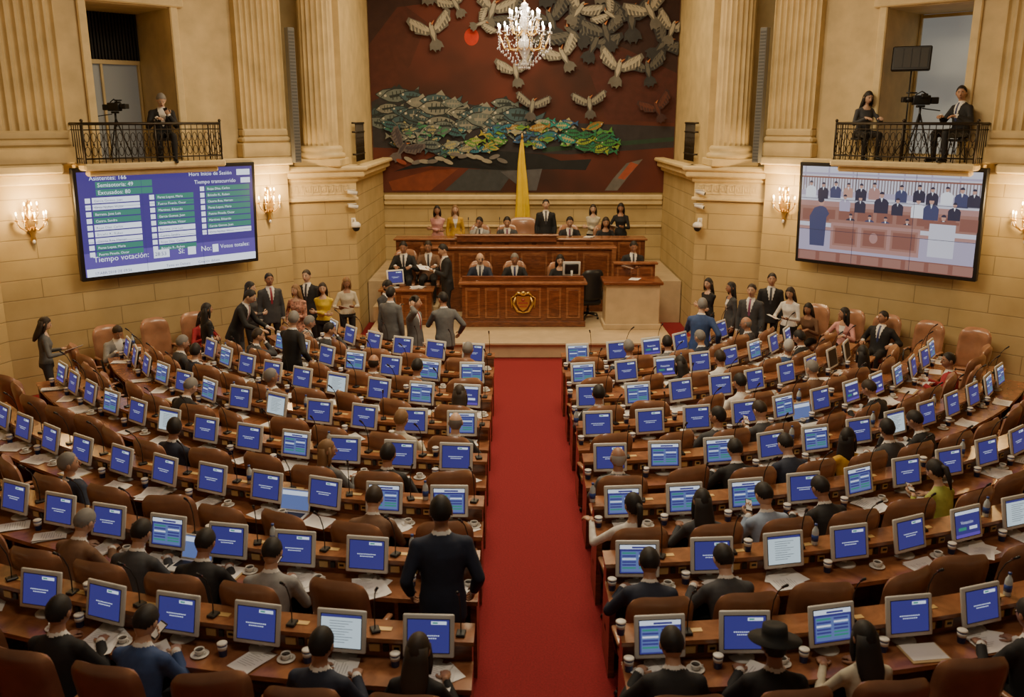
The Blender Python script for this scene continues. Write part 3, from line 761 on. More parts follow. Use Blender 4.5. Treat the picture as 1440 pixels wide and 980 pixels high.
P['sw_pony']=person('seated_woman',True,14,nod=22,L=(-.10,.34,.82),R=(.13,.35,.79),Lh=(V((.4,.8,.3)),V((.2,-.3,.9))),Rh=(V((-.3,1,0)),TD),female=True,hair='pony',jacket=False,item=('phone','L'))
P['sw_reach']=person('seated_woman',True,6,turn=25,nod=5,L=(-.38,.34,.88),R=(.13,.36,.79),Lh=(V((-.6,.7,.1)),TD),Rh=(V((-.3,1,0)),TD),female=True,hair='pony',jacket=False,lhint=(-.6,-.4,-.9))
P['tm_down']=person('standing_man',False,0,turn=0)
P['tm_paper']=person('standing_man',False,4,nod=18,L=(-.10,.30,1.17),R=(.20,.30,1.15),Lh=(V((.5,.8,.1)),V((.3,-.1,.9))),Rh=(V((-.2,1,.2)),V((-.3,-.1,.9))),item=('paper','R'))
P['tm_phone']=person('standing_man',False,3,nod=25,L=(-.05,.27,1.12),R=(.08,.30,1.20),Lh=(V((.9,.4,0)),V((0,-.3,.9))),Rh=(V((-.4,.8,.4)),V((-.1,-.6,.8))),item=('phone','R'),beard=True)
P['tm_ear']=person('standing_man',False,0,turn=20,R=(.13,.03,1.54),Rh=(V((-.15,.1,1)),V((-1,0,0))),item=('phone','R'),rhint=(.8,.3,-1),curl=.7,step=.3)
P['tm_talk']=person('standing_man',False,6,turn=25,nod=8,L=(-.12,.38,1.22),R=(.30,.10,.95),Lh=(V((.2,1,.3)),V((.9,0,.2))),step=.5,curl=.25)
P['tm_lean']=person('standing_man',False,24,nod=14,L=(-.18,.50,.95),R=(.20,.52,.98),Lh=flatH,Rh=flatH)
P['tm_desk']=person('standing_man',False,5,nod=10,L=(-.25,.12,.90),R=(.25,.12,.90),Lh=(V((.2,.5,-1)),V((1,0,0))),Rh=(V((-.2,.5,-1)),V((-1,0,0))),bulk=1.04,lhint=(-.4,-.8,-.2),rhint=(.4,-.8,-.2))
P['tw_down']=person('standing_woman',False,0,female=True,hair='long',jacket=True)
P['tw_cross']=person('standing_woman',False,0,turn=15,nod=6,L=(.12,.19,1.14),R=(-.10,.22,1.10),Lh=(V((1,.1,0)),V((0,-1,0))),Rh=(V((-1,.1,0)),V((0,-1,0))),female=True,hair='long',jacket=False)
P['tw_paper']=person('standing_woman',False,2,nod=18,L=(-.08,.28,1.12),R=(.18,.28,1.10),Lh=(V((.5,.8,.1)),V((.3,-.1,.9))),Rh=(V((-.2,1,.2)),V((-.3,-.2,.9))),female=True,hair='long',jacket=False,item=('paper','R'))
P['tw_dress']=person('standing_woman',False,0,turn=-15,nod=4,L=(-.05,.26,1.10),R=(.22,.05,.93),female=True,hair='long',jacket=False,skirt=True)

SKN=[(.46,.26,.165),(.54,.33,.22),(.40,.21,.13),(.34,.175,.11),(.58,.37,.26)]
HR={'b':(.012,.009,.008),'d':(.03,.018,.010),'g':(.20,.19,.18),'l':(.22,.12,.05),'w':(.42,.41,.40)}
C={'navy':(.018,.025,.050),'black':(.013,.013,.015),'grey':(.13,.135,.14),'char':(.05,.052,.058),'white':(.70,.68,.64),'cream':(.52,.47,.36),'red':(.34,.02,.03),
   'yellow':(.66,.46,.03),'pink':(.60,.30,.28),'blue':(.035,.07,.19),'green':(.38,.42,.08),'brown':(.17,.09,.05),'must':(.55,.32,.03),'floral':(.42,.20,.14),'ltgrey':(.28,.28,.28),'lblue':(.28,.36,.5)}
rp=random.Random(3)
def inst(kind,M,top,bot='black',hair='b',sh='white',tie=None,sc=1.,skin=None):
    o=put(P[kind].name.split('.')[0],P[kind],M@Matrix.Scale(sc,4))
    tie=tie or rp.choice([(.25,.02,.04),(.02,.03,.12),(.04,.04,.05),(.2,.05,.12)])
    sk=skin or rp.choice(SKN)
    for i,m in ((0,pm('cloth_'+top,C[top],.8,noise=.15,ns=14) if top!='floral' else pm('cloth_floral',C[top],.8,noise=.8,ns=22)),(1,pm('trousers_'+bot,C[bot],.8)),(2,pm('skin',sk,.5)),(3,pm('hair',HR[hair],.65)),(4,pm('shirt_'+sh,C[sh],.7)),(5,pm('tie_cloth',tie,.5))):
        o.material_slots[i].link='OBJECT'; o.material_slots[i].material=m
    return o
SE=[(7,'L',5,'sm_desk','grey','g'),(7,'L',4,'sm_chin','char','b'),(6,'L',2,'sm_bald','brown','d'),(6,'L',1,'sm_desk','char','b'),(5,'L',4,'sm_back','brown','g'),
(4,'L',1,'sm_desk','cream','l'),(4,'L',0,'sm_bald','char','g'),(3,'L',1,'sm_desk','black','b'),(3,'L',2,'sw_side','grey','l'),(5,'L',0,'sw_desk','cream','d'),
(3,'L',5,'sm_left','navy','b'),(2,'L',6,'sm_back','navy','g'),(2,'L',1,'sm_write','brown','d'),(1,'L',2,'sm_phone','ltgrey','b'),(1,'L',3,'sm_write','black','b'),(1,'L',4,'sm_write','char','b'),
(1,'L',5,'sm_write','brown','g'),(0,'L',1,'sm_desk','navy','b'),(0,'L',0,'sw_desk','black','d'),(0,'L',3,'sm_phone','blue','b'),(0,'L',4,'sm_desk','black','b'),(4,'L',6,'sm_write','black','g'),
(5,'L',8,'sm_desk','char','g'),(5,'L',7,'sm_left','navy','b'),(7,'L',0,'sm_desk','grey','g'),(6,'L',6,'sm_chin','char','d'),
(5,'R',0,'sm_desk','char','b'),(7,'R',1,'sm_desk','navy','g'),(7,'R',2,'sm_chin','grey','b'),(6,'R',2,'sw_desk','black','b'),(4,'R',2,'sm_left','char','b'),(6,'R',3,'sm_desk','white','d'),
(3,'R',0,'sm_bald','grey','w'),(2,'R',0,'sw_reach','white','b'),(1,'R',0,'sm_write','navy','b'),(2,'R',1,'sw_desk','char','b'),(3,'R',3,'sm_write','navy','b'),(3,'R',4,'sw_side','must','b'),
(2,'R',5,'sw_pony','green','b'),(3,'R',6,'sm_write','black','b'),(2,'R',3,'sm_write','black','b'),(2,'R',2,'sm_phone','lblue','b'),(1,'R',1,'sm_write','char','b'),(0,'R',0,'sm_write','black','b'),
(0,'R',1,'sm_hat','black','b'),(0,'R',2,'sw_desk','cream','b'),(7,'R',3,'sm_desk','navy','g'),(6,'R',5,'sm_back','blue','w'),(6,'R',6,'sm_desk','black','b'),(4,'R',3,'sm_phone','char','d'),
(3,'R',2,'sm_write','black','b'),(4,'R',9,'sm_left','red','b'),(3,'R',5,'sm_chin','char','b'),(4,'R',6,'sm_write','black','d'),(0,'R',4,'sm_desk','black','b'),(5,'R',7,'sw_side','char','b'),(7,'R',5,'sm_bald','char','g'),(5,'R',5,'sm_desk','brown','g'),(5,'R',3,'sm_desk','white','b')]
occ={}
for k,s,j,kd,tp,hr in SE:
    if (k,s,j) in SEATS: occ[(k,s,j)]=(kd,tp,hr)
# --- standing people: (kind,x,y,z,heading deg,top,bottom,hair,scale)
ST=[('tw_paper',-7.85,13.9,0,-60,'grey','char','d',.95),('tw_down',-5.62,15.1,0,-50,'black','black','b',.94),('tm_lean',-5.35,15.85,0,-95,'black','char','b',1.04),
('tw_cross',-5.3,16.65,0,-110,'char','black','b',1.0),('tm_down',-5.12,17.4,0,-150,'char','black','b',1.02),('tm_down',-4.45,17.8,0,170,'black','black','d',1.02),
('tw_dress',-4.45,16.85,0,165,'floral','floral','l',.95),('tw_cross',-3.98,17.05,0,175,'yellow','black','d',.95),('tw_paper',-3.65,17.7,0,-160,'cream','black','l',.95),
('tm_talk',-3.82,13.72,0,-30,'black','black','g',1.02),('tm_down',-2.54,16.05,0,-25,'grey','char','b',1.0),('tm_phone',-2.75,16.85,0,-120,'char','black','b',1.0),
('tm_ear',-2.02,15.25,0,-110,'grey','grey','d',1.0),('tm_talk',-1.50,15.5,0,20,'grey','char','b',1.0),('tm_desk',-.86,6.47,0,6,'navy','navy','b',1.04),
('tw_cross',3.65,17.55,0,120,'black','black','b',.95),('tw_down',4.0,17.1,0,100,'char','black','b',.95),('tm_talk',2.95,14.95,0,-20,'blue','black','g',1.0),
('tm_down',4.2,16.4,0,150,'char','black','d',1.0),('tm_down',4.85,17.4,0,165,'black','black','b',1.02),('tw_paper',5.0,16.6,0,140,'white','black','d',.95),
('tm_paper',-1.72,19.2,.335,110,'black','black','b',1.02),('tm_paper',2.4,19.75,.335,180,'black','black','b',1.02),
('tw_cross',-2.15,22.2,1.0,170,'pink','black','b',.95),('tw_down',-1.72,22.35,1.0,-175,'must','black','l',.95),('tm_down',.55,22.5,1.0,180,'black','black','b',1.02),
('tw_cross',1.75,22.55,1.0,160,'cream','black','d',.95),('tw_paper',2.45,22.6,1.0,170,'black','black','b',.97)]
for kd,x,y,z,h,tp,bt,hr,sc in ST: inst(kd,T(x,y,z)@Rz(math.radians(h)),tp,bt,hr,sc=sc)
rs=random.Random(21)
for key in sorted(SEATS):
    k,s,j=key; R,th=SEATS[key]
    M=seatM(R,th)
    r=rs.random(); var=0 if r<.58 else (1 if r<.82 else (4 if r<.88 else (2 if r<.93 else 1)))
    if k>=5 and rs.random()<.05: var=3
    put('computer_monitor',MON[var],M@T(rs.uniform(-.02,.02),.035,.75)@Rz(rs.uniform(-.12,.12)))
    put('gooseneck_microphone',MIC,M@T(.235,.14,.935)@Rz(rs.uniform(-.5,.5)))
    if rs.random()<.85: put('paper_cup',CUP,M@T(-.24,rs.uniform(-.08,0.0),.75))
    if rs.random()<.35:
        bt=rs.random()<.5; put('water_bottle' if bt else 'paper_cup',BOT if bt else CUP,M@T(-.27,.16,.935))
    if rs.random()<.5: put('coffee_cup_on_saucer',SAU,M@T(.255,rs.uniform(-.12,-.02),.75))
    q=rs.random()
    if q<(.82 if k<4 else .5): put('paper_sheets',rs.choice(PAP),M@T(rs.uniform(-.06,.10),-.12,.752)@Rz(rs.uniform(-.5,.5)+(PI/2 if rs.random()<.6 else 0)))
    elif q<.87: put('manila_folder',FOL,M@T(.05,-.13,.751)@Rz(PI/2+rs.uniform(-.2,.2)))
    if key in occ:
        put('office_chair',CH,M@T(0,-.58,0)@Rz(rs.uniform(-.1,.1)))
        kd,tp,hr=occ[key]; inst(kd,M@T(0,-.53,0)@Rz(rs.uniform(-.15,.15)),tp,rs.choice(['black','char','navy']),hr,sc=.99)
    else:
        MM=M@T(rs.uniform(-.04,.04),-.40-rs.uniform(0,.14),0)@Rz(rs.uniform(-.40,.40)); c=MM.translation
        if all(math.hypot(c.x-q[1],c.y-q[2])>.45 for q in ST): put('office_chair',CH,MM)
for (k,s,j) in ((1,'L',3),(4,'R',4),(2,'L',2)):
    if (k,s,j) in SEATS:
        R,th=SEATS[(k,s,j)]; put('laptop',LAP,seatM(R,th+.32/R*(1 if th>0 else -1))@T(0,-.13,.75))
for x,y,p in ((-7.35,15.25,('sm_phone','ltgrey','d')),(-6.75,15.85,None),(-6.2,16.35,('sw_desk','red','b')),(6.6,16.15,('sm_back','black','b')),(7.15,15.6,None),(7.7,15.05,None),(5.6,17.1,('sw_desk','brown','b')),(6.1,16.6,('sw_side','pink','b'))):
    MM=T(x,y,0)@Rz(math.radians(135 if x>0 else -135))
    put('office_chair',CH,MM)
    if p: inst(p[0],MM@T(0,.06,0),p[1],'black',p[2],sc=.97)

# ------------------------------------------------------------ rostrum
b=MB(); b.box2((-3.3,17.45,0),(2.95,20.75,.33),0,None,.02); b.box2((-3.35,17.40,.28),(3.0,20.75,.335),0,None,.01); b.box2((-3.7,20.75,0),(3.7,23.9,1.0),0); b.box2((-3.4,19.45,.33),(-1.95,20.75,.65),0)
b.obj('stone_platform',[M_step])
def panel_front(mb,x0,x1,y,z0,z1,n,mi=0,mf=1):
    w=(x1-x0)/n
    for i in range(n):
        a=x0+i*w+.05; c=x0+(i+1)*w-.05
        mb.box2((a,y-.02,z0),(c,y,z1),mf,None,.008); mb.box2((a+.05,y-.035,z0+.05),(c-.05,y-.015,z1-.05),mi,None,.012)
b=MB()
b.box2((-1.38,18.85,.335),(1.25,19.4,1.26),0); b.box2((-1.45,18.78,1.26),(1.32,19.45,1.32),1,None,.015); b.box2((-1.42,18.81,.335),(1.29,19.42,.46),0,None,.01)
panel_front(b,-1.36,-.52,18.85,.52,1.2,2); panel_front(b,.40,1.23,18.85,.52,1.2,2); panel_front(b,-.50,.38,18.85,.52,1.2,1)
b.box2((-1.38,19.0,1.32),(1.25,19.06,1.42),0,None,.01)
b.obj('secretary_bench',[M_wood,M_wood2])
b=MB()
sh=[(-.13,.17),(-.15,.10),(-.13,-.02),(-.07,-.12),(0,-.17),(.07,-.12),(.13,-.02),(.15,.10),(.13,.17),(0,.15)]
b.add([(x,-.02,z) for x,z in sh]+[(x,.0,z) for x,z in sh],[list(range(10)),list(range(10,20))[::-1]]+[(i,10+i,10+(i+1)%10,(i+1)%10) for i in range(10)],0)
b.ell((0,-.02,.22),(.07,.02,.05),0); b.tube([(0,-.02,.20),(-.12,-.03,.24),(-.2,-.02,.16)],[.02,.03,.008],8,0); b.tube([(0,-.02,.20),(.12,-.03,.24),(.2,-.02,.16)],[.02,.03,.008],8,0)
b.box2((-.1,-.035,.0),(.1,-.02,.03),1); b.box2((-.08,-.035,-.07),(.08,-.02,-.05),1); b.ell((0,-.03,.08),(.04,.015,.03),1)
for s in(-1,1):
    b.tube([(s*.16,-.02,.15),(s*.21,-.02,.0),(s*.12,-.02,-.17),(0,-.02,-.2)],[.02,.028,.024,.012],8,0); b.tube([(s*.16,-.01,.18),(s*.26,-.01,.12),(s*.24,-.01,-.1)],[.01,.015,.008],6,0)
b.obj('national_coat_of_arms',[M_gold,pm('crest_red',(.3,.05,.03),.4)],T(-.06,18.80,.86))
b=MB()
b.box2((-2.35,20.42,.335),(2.05,20.745,1.80),0); b.box2((-2.42,20.36,1.80),(2.12,20.75,1.86),1,None,.015); panel_front(b,-2.3,2.0,20.42,.9,1.72,6)
b.box2((-3.05,21.0,1.0),(2.85,21.45,1.93),0); b.box2((-3.1,20.94,1.93),(2.9,21.5,1.98),1,None,.015); panel_front(b,-3.0,2.8,21.0,1.1,1.9,9)
b.box2((-1.6,20.9,1.90),(.75,21.0,2.06),0,None,.01); b.box2((-1.65,20.86,2.04),(.80,21.06,2.08),1,None,.01)
for x in (-2.35,2.05): b.box2((x-.05,20.36,.335),(x+.05,20.5,1.82),1,None,.01)
b.obj('presidential_bench',[M_wood,M_wood2])
b=MB(); b.box2((1.70,18.6,.335),(2.85,19.25,1.30),0,None,.01); b.box2((1.66,18.56,.335),(2.89,19.29,.45),0,None,.01); b.box2((1.64,18.54,1.30),(2.91,19.31,1.37),1,None,.015)
b.box2((1.95,19.38,.335),(2.85,19.46,1.62),1); b.box2((1.92,19.30,1.62),(2.9,19.5,1.67),2,None,.01); panel_front(b,1.95,2.85,19.38,1.0,1.58,2,1,2)
b.obj('stone_lectern',[M_step,M_wood,M_wood2])
b=MB(); b.box2((-3.15,19.0,.335),(-2.05,19.4,1.08),0); b.box2((-3.2,18.95,1.08),(-2.0,19.42,1.13),1,None,.01); panel_front(b,-3.1,-2.1,19.0,.45,1.0,3); b.obj('clerk_desk',[M_wood,M_wood2])
put('computer_monitor',MON[0],T(-2.85,19.2,1.13)@Rz(.4)); put('computer_monitor',MON[3],T(1.0,19.2,1.32)@Rz(PI))
for x,y,z in ((-.95,19.0,1.32),(-.1,19.0,1.32),(.8,19.0,1.32),(-1.35,21.2,1.98),(-.6,21.2,1.98),(1.1,21.2,1.98)): put('gooseneck_microphone',MIC,T(x,y+.18,z)@Rz(PI))
for x,y,z,k in ((-1.1,19.2,1.321,1),(.3,19.2,1.321,3),(-2.4,19.2,1.131,2),(-.3,21.25,1.981,1),(1.6,21.25,1.981,3),(2.3,18.9,1.371,0)): put('paper_sheets',PAP[k],T(x,y,z))
for kd,x,y,z,tp,hr in (('sm_bald',-1.02,19.98,.43,'navy','g'),('sm_desk',-.24,19.98,.43,'black','g'),('sw_desk',.78,19.95,.41,'black','b'),
    ('sm_desk',-2.75,20.1,.68,'black','b'),('sm_desk',-2.2,20.2,.68,'brown','d'),
    ('sm_chin',-1.10,22.05,1.03,'ltgrey','b'),('sm_desk',-.42,22.05,1.03,'char','b'),('sm_desk',1.12,22.05,1.03,'black','b'),('sw_desk',2.0,22.0,1.03,'black','d')):
    inst(kd,T(x,y,z)@Rz(PI),tp,'black',hr,sc=1.06); put('office_chair',CH,T(x,y+.06,z-.03)@Rz(PI))
put('president_armchair',CH,T(-.02,22.45,1.0)@Rz(PI)@Matrix.Diagonal((1.45,1.1,1.12,1))); put('office_chair',CHB,T(1.42,19.75,.335)@Rz(.3))
b=MB(); n=64; vs=[];fs=[]; prof=[(.025,4.20),(.050,3.98),(.080,3.6),(.11,3.1),(.14,2.5),(.17,1.9),(.19,1.35)]
for r,z in prof:
    for i in range(n):
        a=2*PI*i/n; rr=r*(1+.30*math.sin(a*6+z*1.1)+.10*math.sin(a*11+z)); vs.append((rr*math.cos(a)+.012*math.sin(z*3),rr*math.sin(a)*.7,z))
for j in range(len(prof)-1):
    for i in range(n): k=(i+1)%n; fs.append((j*n+i,(j+1)*n+i,(j+1)*n+k,j*n+k))
b.add(vs,fs,0,None,True); b.tube([(0,0,1.0),(0,0,4.25)],.018,8,1); b.lathe([(.16,0),(.16,.03),(.05,.06),(.03,.3)],(0,0,1.0),20,1); b.tube([(0,0,4.23),(0,0,4.29),(0,0,4.38)],[.03,.035,.003],8,1)
b.obj('draped_flag',[pm('yellow_satin',(.80,.56,.02),.35,noise=.1,ns=3),M_gold],T(-.04,23.4,0))

# ------------------------------------------------------------ wall screens
W,Hh=3.3,1.83
WB=E('board_indigo',(.060,.042,.25),1.); WP=E('board_violet',(.12,.085,.38),1.); WG=E('board_green',(.05,.24,.18),1.); WW=E('board_white',(.75,.82,.95),1.3); WD=E('board_dark',(.05,.05,.2),1.0)
def bezel(b):
    b.box2((-W/2-.07,0,-Hh/2-.07),(W/2+.07,.12,Hh/2+.07),0,None,.015); b.box2((-.5,.12,-.4),(.5,.22,.4),0)
b=MB(); bezel(b); y=-.002
b.rect(-W/2,-Hh/2,W/2,Hh/2,y,1)
b.rect(-W/2,-Hh/2,W/2,-Hh/2+.22,y-.001,2); b.rect(-W/2+.02,-Hh/2+.0,W/2,-Hh/2+.14,y-.002,4)
b.rect(-W/2,-Hh/2+.22,W/2,-Hh/2+.42,y-.001,2)
def tx(s,sz,x,z,mi): text(b,s,sz,x,z,y-.006,mi)
tx('Asistentes: 166',.105,-1.45,.77,4)
b.rect(-1.35,.63,-.35,.74,y-.002,3); tx('Semisotoria: 49',.10,-1.32,.65,4); b.rect(-1.35,.50,-.35,.61,y-.002,3); tx('Excusados: 80',.10,-1.32,.52,4)
tx('Hora Inicio de Sesión',.10,.35,.77,4); b.rect(1.32,.75,1.6,.86,y-.002,4); tx('Tiempo transcurrido',.10,.45,.62,4); b.rect(1.40,.60,1.6,.70,y-.002,4)
rr=random.Random(2); names=['Garcia Gomez, Juan','Perez Lopez, Maria','Rojas Diaz, Carlos','Ortiz Nuñez, Victor','Puerto Pineda, Oscar','Briceño R., Ruben','Barreto, Jose Luis','Martinez, Eduardo','Osorio Roa, Hernan','Castro, Sandra']
for c,(x0,x1,z0,rows) in enumerate(((-1.55,-.60,.42,9),(-.42,.42,.42,9),(.55,1.58,.52,8))):
    for r in range(rows):
        z=z0-r*.118; g=rr.random()<.62; b.rect(x0+.12,z-.045,x1,z+.05,y-.002,3 if g else 4); b.rect(x0,z-.04,x0+.09,z+.045,y-.002,4)
        tx(names[(r*3+c)%10],.062,x0+.15,z-.025,4 if g else 5)
tx('Tiempo votación:',.14,-1.5,-.66,4); b.rect(-.42,-.70,-.12,-.55,y-.003,4); tx('28:53',.10,-.40,-.66,5)
tx('Sí:',.14,.05,-.66,4); b.rect(.24,-.70,.40,-.55,y-.003,4); tx('No:',.14,.5,-.66,4); b.rect(.74,-.70,.86,-.55,y-.003,4); tx('Votos totales:',.11,.9,-.64,4)
tx('Tema en Debate        Citación debate',.07,-.2,-.885,5); tx('17/ABR/2018 DE 09:56',.07,-1.5,-.885,5)
for i in(-1,1):
    b.rect(i*W/6-.003,-Hh/2,i*W/6+.003,Hh/2,y-.008,5); b.rect(-W/2,i*Hh/6-.003,W/2,i*Hh/6+.003,y-.008,5)
tilt=Rx(math.radians(3))
b.obj('voting_board_screen',[M_black,WB,WP,WG,WW,WD],WL@T(2.31,-.30,2.91)@tilt)
b=MB(); bezel(b)
VM=[('cream',(.58,.58,.68)),('brown',(.24,.10,.08)),('dark',(.03,.03,.06)),('skin',(.50,.28,.22)),('ltbrown',(.40,.22,.20)),('white',(.75,.78,.85)),('lav',(.40,.36,.50)),('midbrown',(.32,.16,.13)),('rail',(.20,.15,.16)),('blue',(.05,.06,.14))]
VMs=[M_black]+[E('video_'+n,c,1.) for n,c in VM]
cream,brn,drk,skn,ltb,wht,lav,mbr,rail,blu=range(1,11)
b.rect(-W/2,-Hh/2,W/2,Hh/2,y,cream)
for i in range(7): b.rect(-1.6+i*.48,.55,-1.57+i*.48,Hh/2,y-.0008,lav)
b.rect(-W/2,.76,W/2,.80,y-.001,lav)
for i in range(60): b.rect(-1.62+i*.055,.44,-1.60+i*.055,.72,y-.0012,rail)
b.rect(-W/2,.70,W/2,.73,y-.0015,brn); b.rect(-W/2,.36,W/2,.46,y-.0040,lav)
b.rect(-W/2,.16,W/2,.26,y-.002,ltb)
b.rect(-W/2,-.16,W/2,.16,y-.0025,mbr)
for i in range(9): b.rect(-1.6+i*.37,-.12,-1.30+i*.37,.10,y-.0028,brn)
b.rect(-W/2,-Hh/2,W/2,-.30,y-.0027,lav); b.rect(-W/2,-.30,W/2,-.24,y-.0029,ltb)
b.rect(-1.0,-.66,.70,-.12,y-.0062,ltb); b.rect(-1.05,-.14,.76,-.08,y-.0064,mbr)
for i in range(3): b.rect(-.95+i*.56,-.58,-.46+i*.56,-.20,y-.0066,mbr); b.rect(-.91+i*.56,-.54,-.50+i*.56,-.24,y-.0067,brn)
b.disc(-.15,-.38,.08,.10,y-.0069,ltb)
b.rect(.85,-.62,1.3,.0,y-.0066,cream); b.rect(.80,-.02,1.35,.03,y-.0067,brn)
b.rect(-W/2,-Hh/2,W/2,-.72,y-.0068,brn)
for i in range(8): b.rect(-1.62+i*.42,-.90,-1.28+i*.42,-.74,y-.0070,mbr)
def vp(x,z,s,cl,hr=drk):
    k=y-.0050-.00005*(x+2)
    b.flat([(x-.13*s,z-.30*s),(x+.13*s,z-.30*s),(x+.135*s,z-.10*s),(x+.10*s,z-.05*s),(x+.03*s,z-.02*s),(x-.03*s,z-.02*s),(x-.10*s,z-.05*s),(x-.135*s,z-.10*s)],k,cl)
    b.flat([(x-.022*s,z-.02*s),(x+.022*s,z-.02*s),(x,z-.10*s)],k-.0003,wht)
    b.disc(x,z+.035*s,.042*s,.056*s,k-.0005,skn); b.flat([(x+.046*s*math.cos(a),z+.050*s+.050*s*math.sin(a)) for a in [PI*i/8 for i in range(9)]],k-.0007,hr)
for x,z,s,cl in ((-1.45,.56,.8,wht),(-1.2,.54,.8,drk),(-.95,.57,.8,blu),(-.7,.56,.7,skn),(-.45,.55,.8,drk),(-.2,.58,.8,ltb),(.3,.56,.8,blu),(.62,.58,.8,drk),(.85,.55,.8,drk),(1.1,.57,.8,wht),(1.35,.56,.9,blu),(1.55,.55,.8,drk),
  (-.75,.33,.8,lav),(-.45,.32,.8,drk),(-.05,.40,1.0,drk),(.25,.32,.8,drk),(.62,.33,.9,wht),(.85,.34,1.,blu),(1.25,.30,.8,drk)): vp(x,z,s,cl)
for x,z,s,cl in ((-.62,-.02,.75,drk),(-.25,-.02,.75,blu),(.05,-.03,.75,blu),(.45,-.04,.75,drk),(1.08,.06,.95,drk)): vp(x,z,s,cl)
b.flat([(-1.42,-.62),(-1.12,-.62),(-1.10,-.05),(-1.05,.02),(-1.12,.13),(-1.22,.17),(-1.36,.12),(-1.45,-.05)],y-.0072,blu); b.disc(-1.22,.24,.06,.08,y-.0074,skn); b.disc(-1.23,.28,.065,.055,y-.0076,drk)
for i in(-1,1):
    b.rect(i*W/6-.004,-Hh/2,i*W/6+.004,Hh/2,y-.010,drk); b.rect(-W/2,i*Hh/6-.004,W/2,i*Hh/6+.004,y-.010,drk)
b.obj('video_wall_screen',VMs,WR@T(LW-2.31,-.30,2.91)@tilt)

# ------------------------------------------------------------ lamps
M_bulb=pm('warm_bulb',(1,.8,.5),.3,emit=26,ecol=(1.,.70,.34)); M_cry=pm('crystal_glass',(.75,.75,.78),.05,metal=.2,coat=1.)
def sconce(name,M):
    b=MB()
    b.lathe([(.02,-.34),(.05,-.30),(.03,-.24),(.07,-.12),(.10,0),(.07,.14),(.03,.22),(.045,.27),(.01,.36)],(0,-.052,0),14,0,Matrix.Diagonal((1,.5,1,1))@T(0,-.052,0))
    for a in (-80,-42,0,42,80):
        r=math.radians(a); dx,dy=math.sin(r),-math.cos(r)
        b.tube([(0,-.06,-.06),(dx*.10,-.06+dy*.08,-.15),(dx*.2,-.06+dy*.16,-.08),(dx*.24,-.06+dy*.20,.02)],[.014,.012,.011,.012],7,0)
        c=(dx*.24,-.06+dy*.20,.02); b.lathe([(.01,0),(.042,.012),(.044,.02),(.014,.024),(.013,.035)],c,12,0); b.lathe([(.011,.03),(.011,.10)],c,8,2); b.ell((c[0],c[1],c[2]+.13),(.015,.015,.034),1,None,8,6)
        for q in range(3): b.ell((c[0],c[1],c[2]-.02-q*.03),(.009,.009,.013),3,None,6,4)
    for a in (-50,0,50):
        r=math.radians(a); dx,dy=math.sin(r),-math.cos(r); c=(dx*.13,-.06+dy*.1,.20)
        b.tube([(0,-.06,.08),(dx*.08,-.06+dy*.06,.05),(dx*.13,-.06+dy*.1,.12),c],.010,6,0); b.lathe([(.01,0),(.036,.012),(.012,.02),(.011,.08)],c,10,0); b.ell((c[0],c[1],c[2]+.11),(.014,.014,.032),1,None,8,6)
    b.ell((0,-.06,-.34),(.03,.03,.045),3,None,8,6)
    o=b.obj(name,[M_gold,M_bulb,M_whitep,M_cry],M)
    l=bpy.data.lights.new('sconce_glow','POINT'); l.energy=85; l.color=(1,.66,.30); l.shadow_soft_size=.12
    lo=bpy.data.objects.new('sconce_glow',l); coll.objects.link(lo); lo.parent=o; lo.location=(0,-.42,.28)
    return o
for MM in (WL@T(-.05,0,3.02),WR@T(LW+.05,0,3.02),WL@T(4.45,0,3.02),WR@T(LW-4.45,0,3.02)): sconce('wall_sconce',MM)
b=MB(); 
b.tube([(0,0,.45),(0,0,3.1)],.012,6,0); b.lathe([(.12,3.05),(.10,3.12)],(0,0,0),16,0)
b.lathe([(.02,-.52),(.06,-.46),(.03,-.38),(.10,-.25),(.14,-.15),(.05,-.05),(.04,.05),(.08,.14),(.05,.24),(.03,.34),(.06,.42),(.02,.48)],(0,0,0),16,2)
def octa(c,r,h): b.add([(c[0]+r,c[1],c[2]),(c[0],c[1]+r,c[2]),(c[0]-r,c[1],c[2]),(c[0],c[1]-r,c[2]),(c[0],c[1],c[2]+h),(c[0],c[1],c[2]-h)],[(0,1,4),(1,2,4),(2,3,4),(3,0,4),(1,0,5),(2,1,5),(3,2,5),(0,3,5)],2)
for (nn,rad,z0,zt) in ((12,.42,-.15,.0),(8,.24,.08,.22)):
    for i in range(nn):
        a=2*PI*i/nn+.2; c,s=math.cos(a),math.sin(a)
        b.tube([(.03*c,.03*s,z0),(rad*.4*c,rad*.4*s,z0-.10),(rad*.8*c,rad*.8*s,z0-.07),(rad*c,rad*s,zt)],.009,6,0)
        b.lathe([(.01,0),(.045,.015),(.04,.022),(.012,.025)],(rad*c,rad*s,zt),12,2); b.lathe([(.010,.02),(.010,.09)],(rad*c,rad*s,zt),8,3); b.ell((rad*c,rad*s,zt+.125),(.015,.015,.036),1,None,8,6)
        for q in range(5): octa((rad*c,rad*s,zt-.04-q*.042),.011,.02)
        for q in range(1,6):
            t=q/6; octa((rad*.95*math.cos(a+(2*PI/nn)*t),rad*.95*math.sin(a+(2*PI/nn)*t),zt-.04-.10*math.sin(PI*t)),.010,.016)
for i in range(16):
    a=2*PI*i/16
    for q in range(7): r=.40*(1-q/7.)+.03; octa((r*math.cos(a),r*math.sin(a),-.22-q*.05),.013,.024)
    for q in range(6): r=.05+.18*q/6; octa((r*math.cos(a),r*math.sin(a),.44-q*.055),.010,.02)
ch=b.obj('crystal_chandelier',[M_gold,pm('bright_bulb',(1,.9,.75),.3,emit=45,ecol=(1.,.82,.6)),M_cry,M_whitep],T(-.10,15.,6.02))
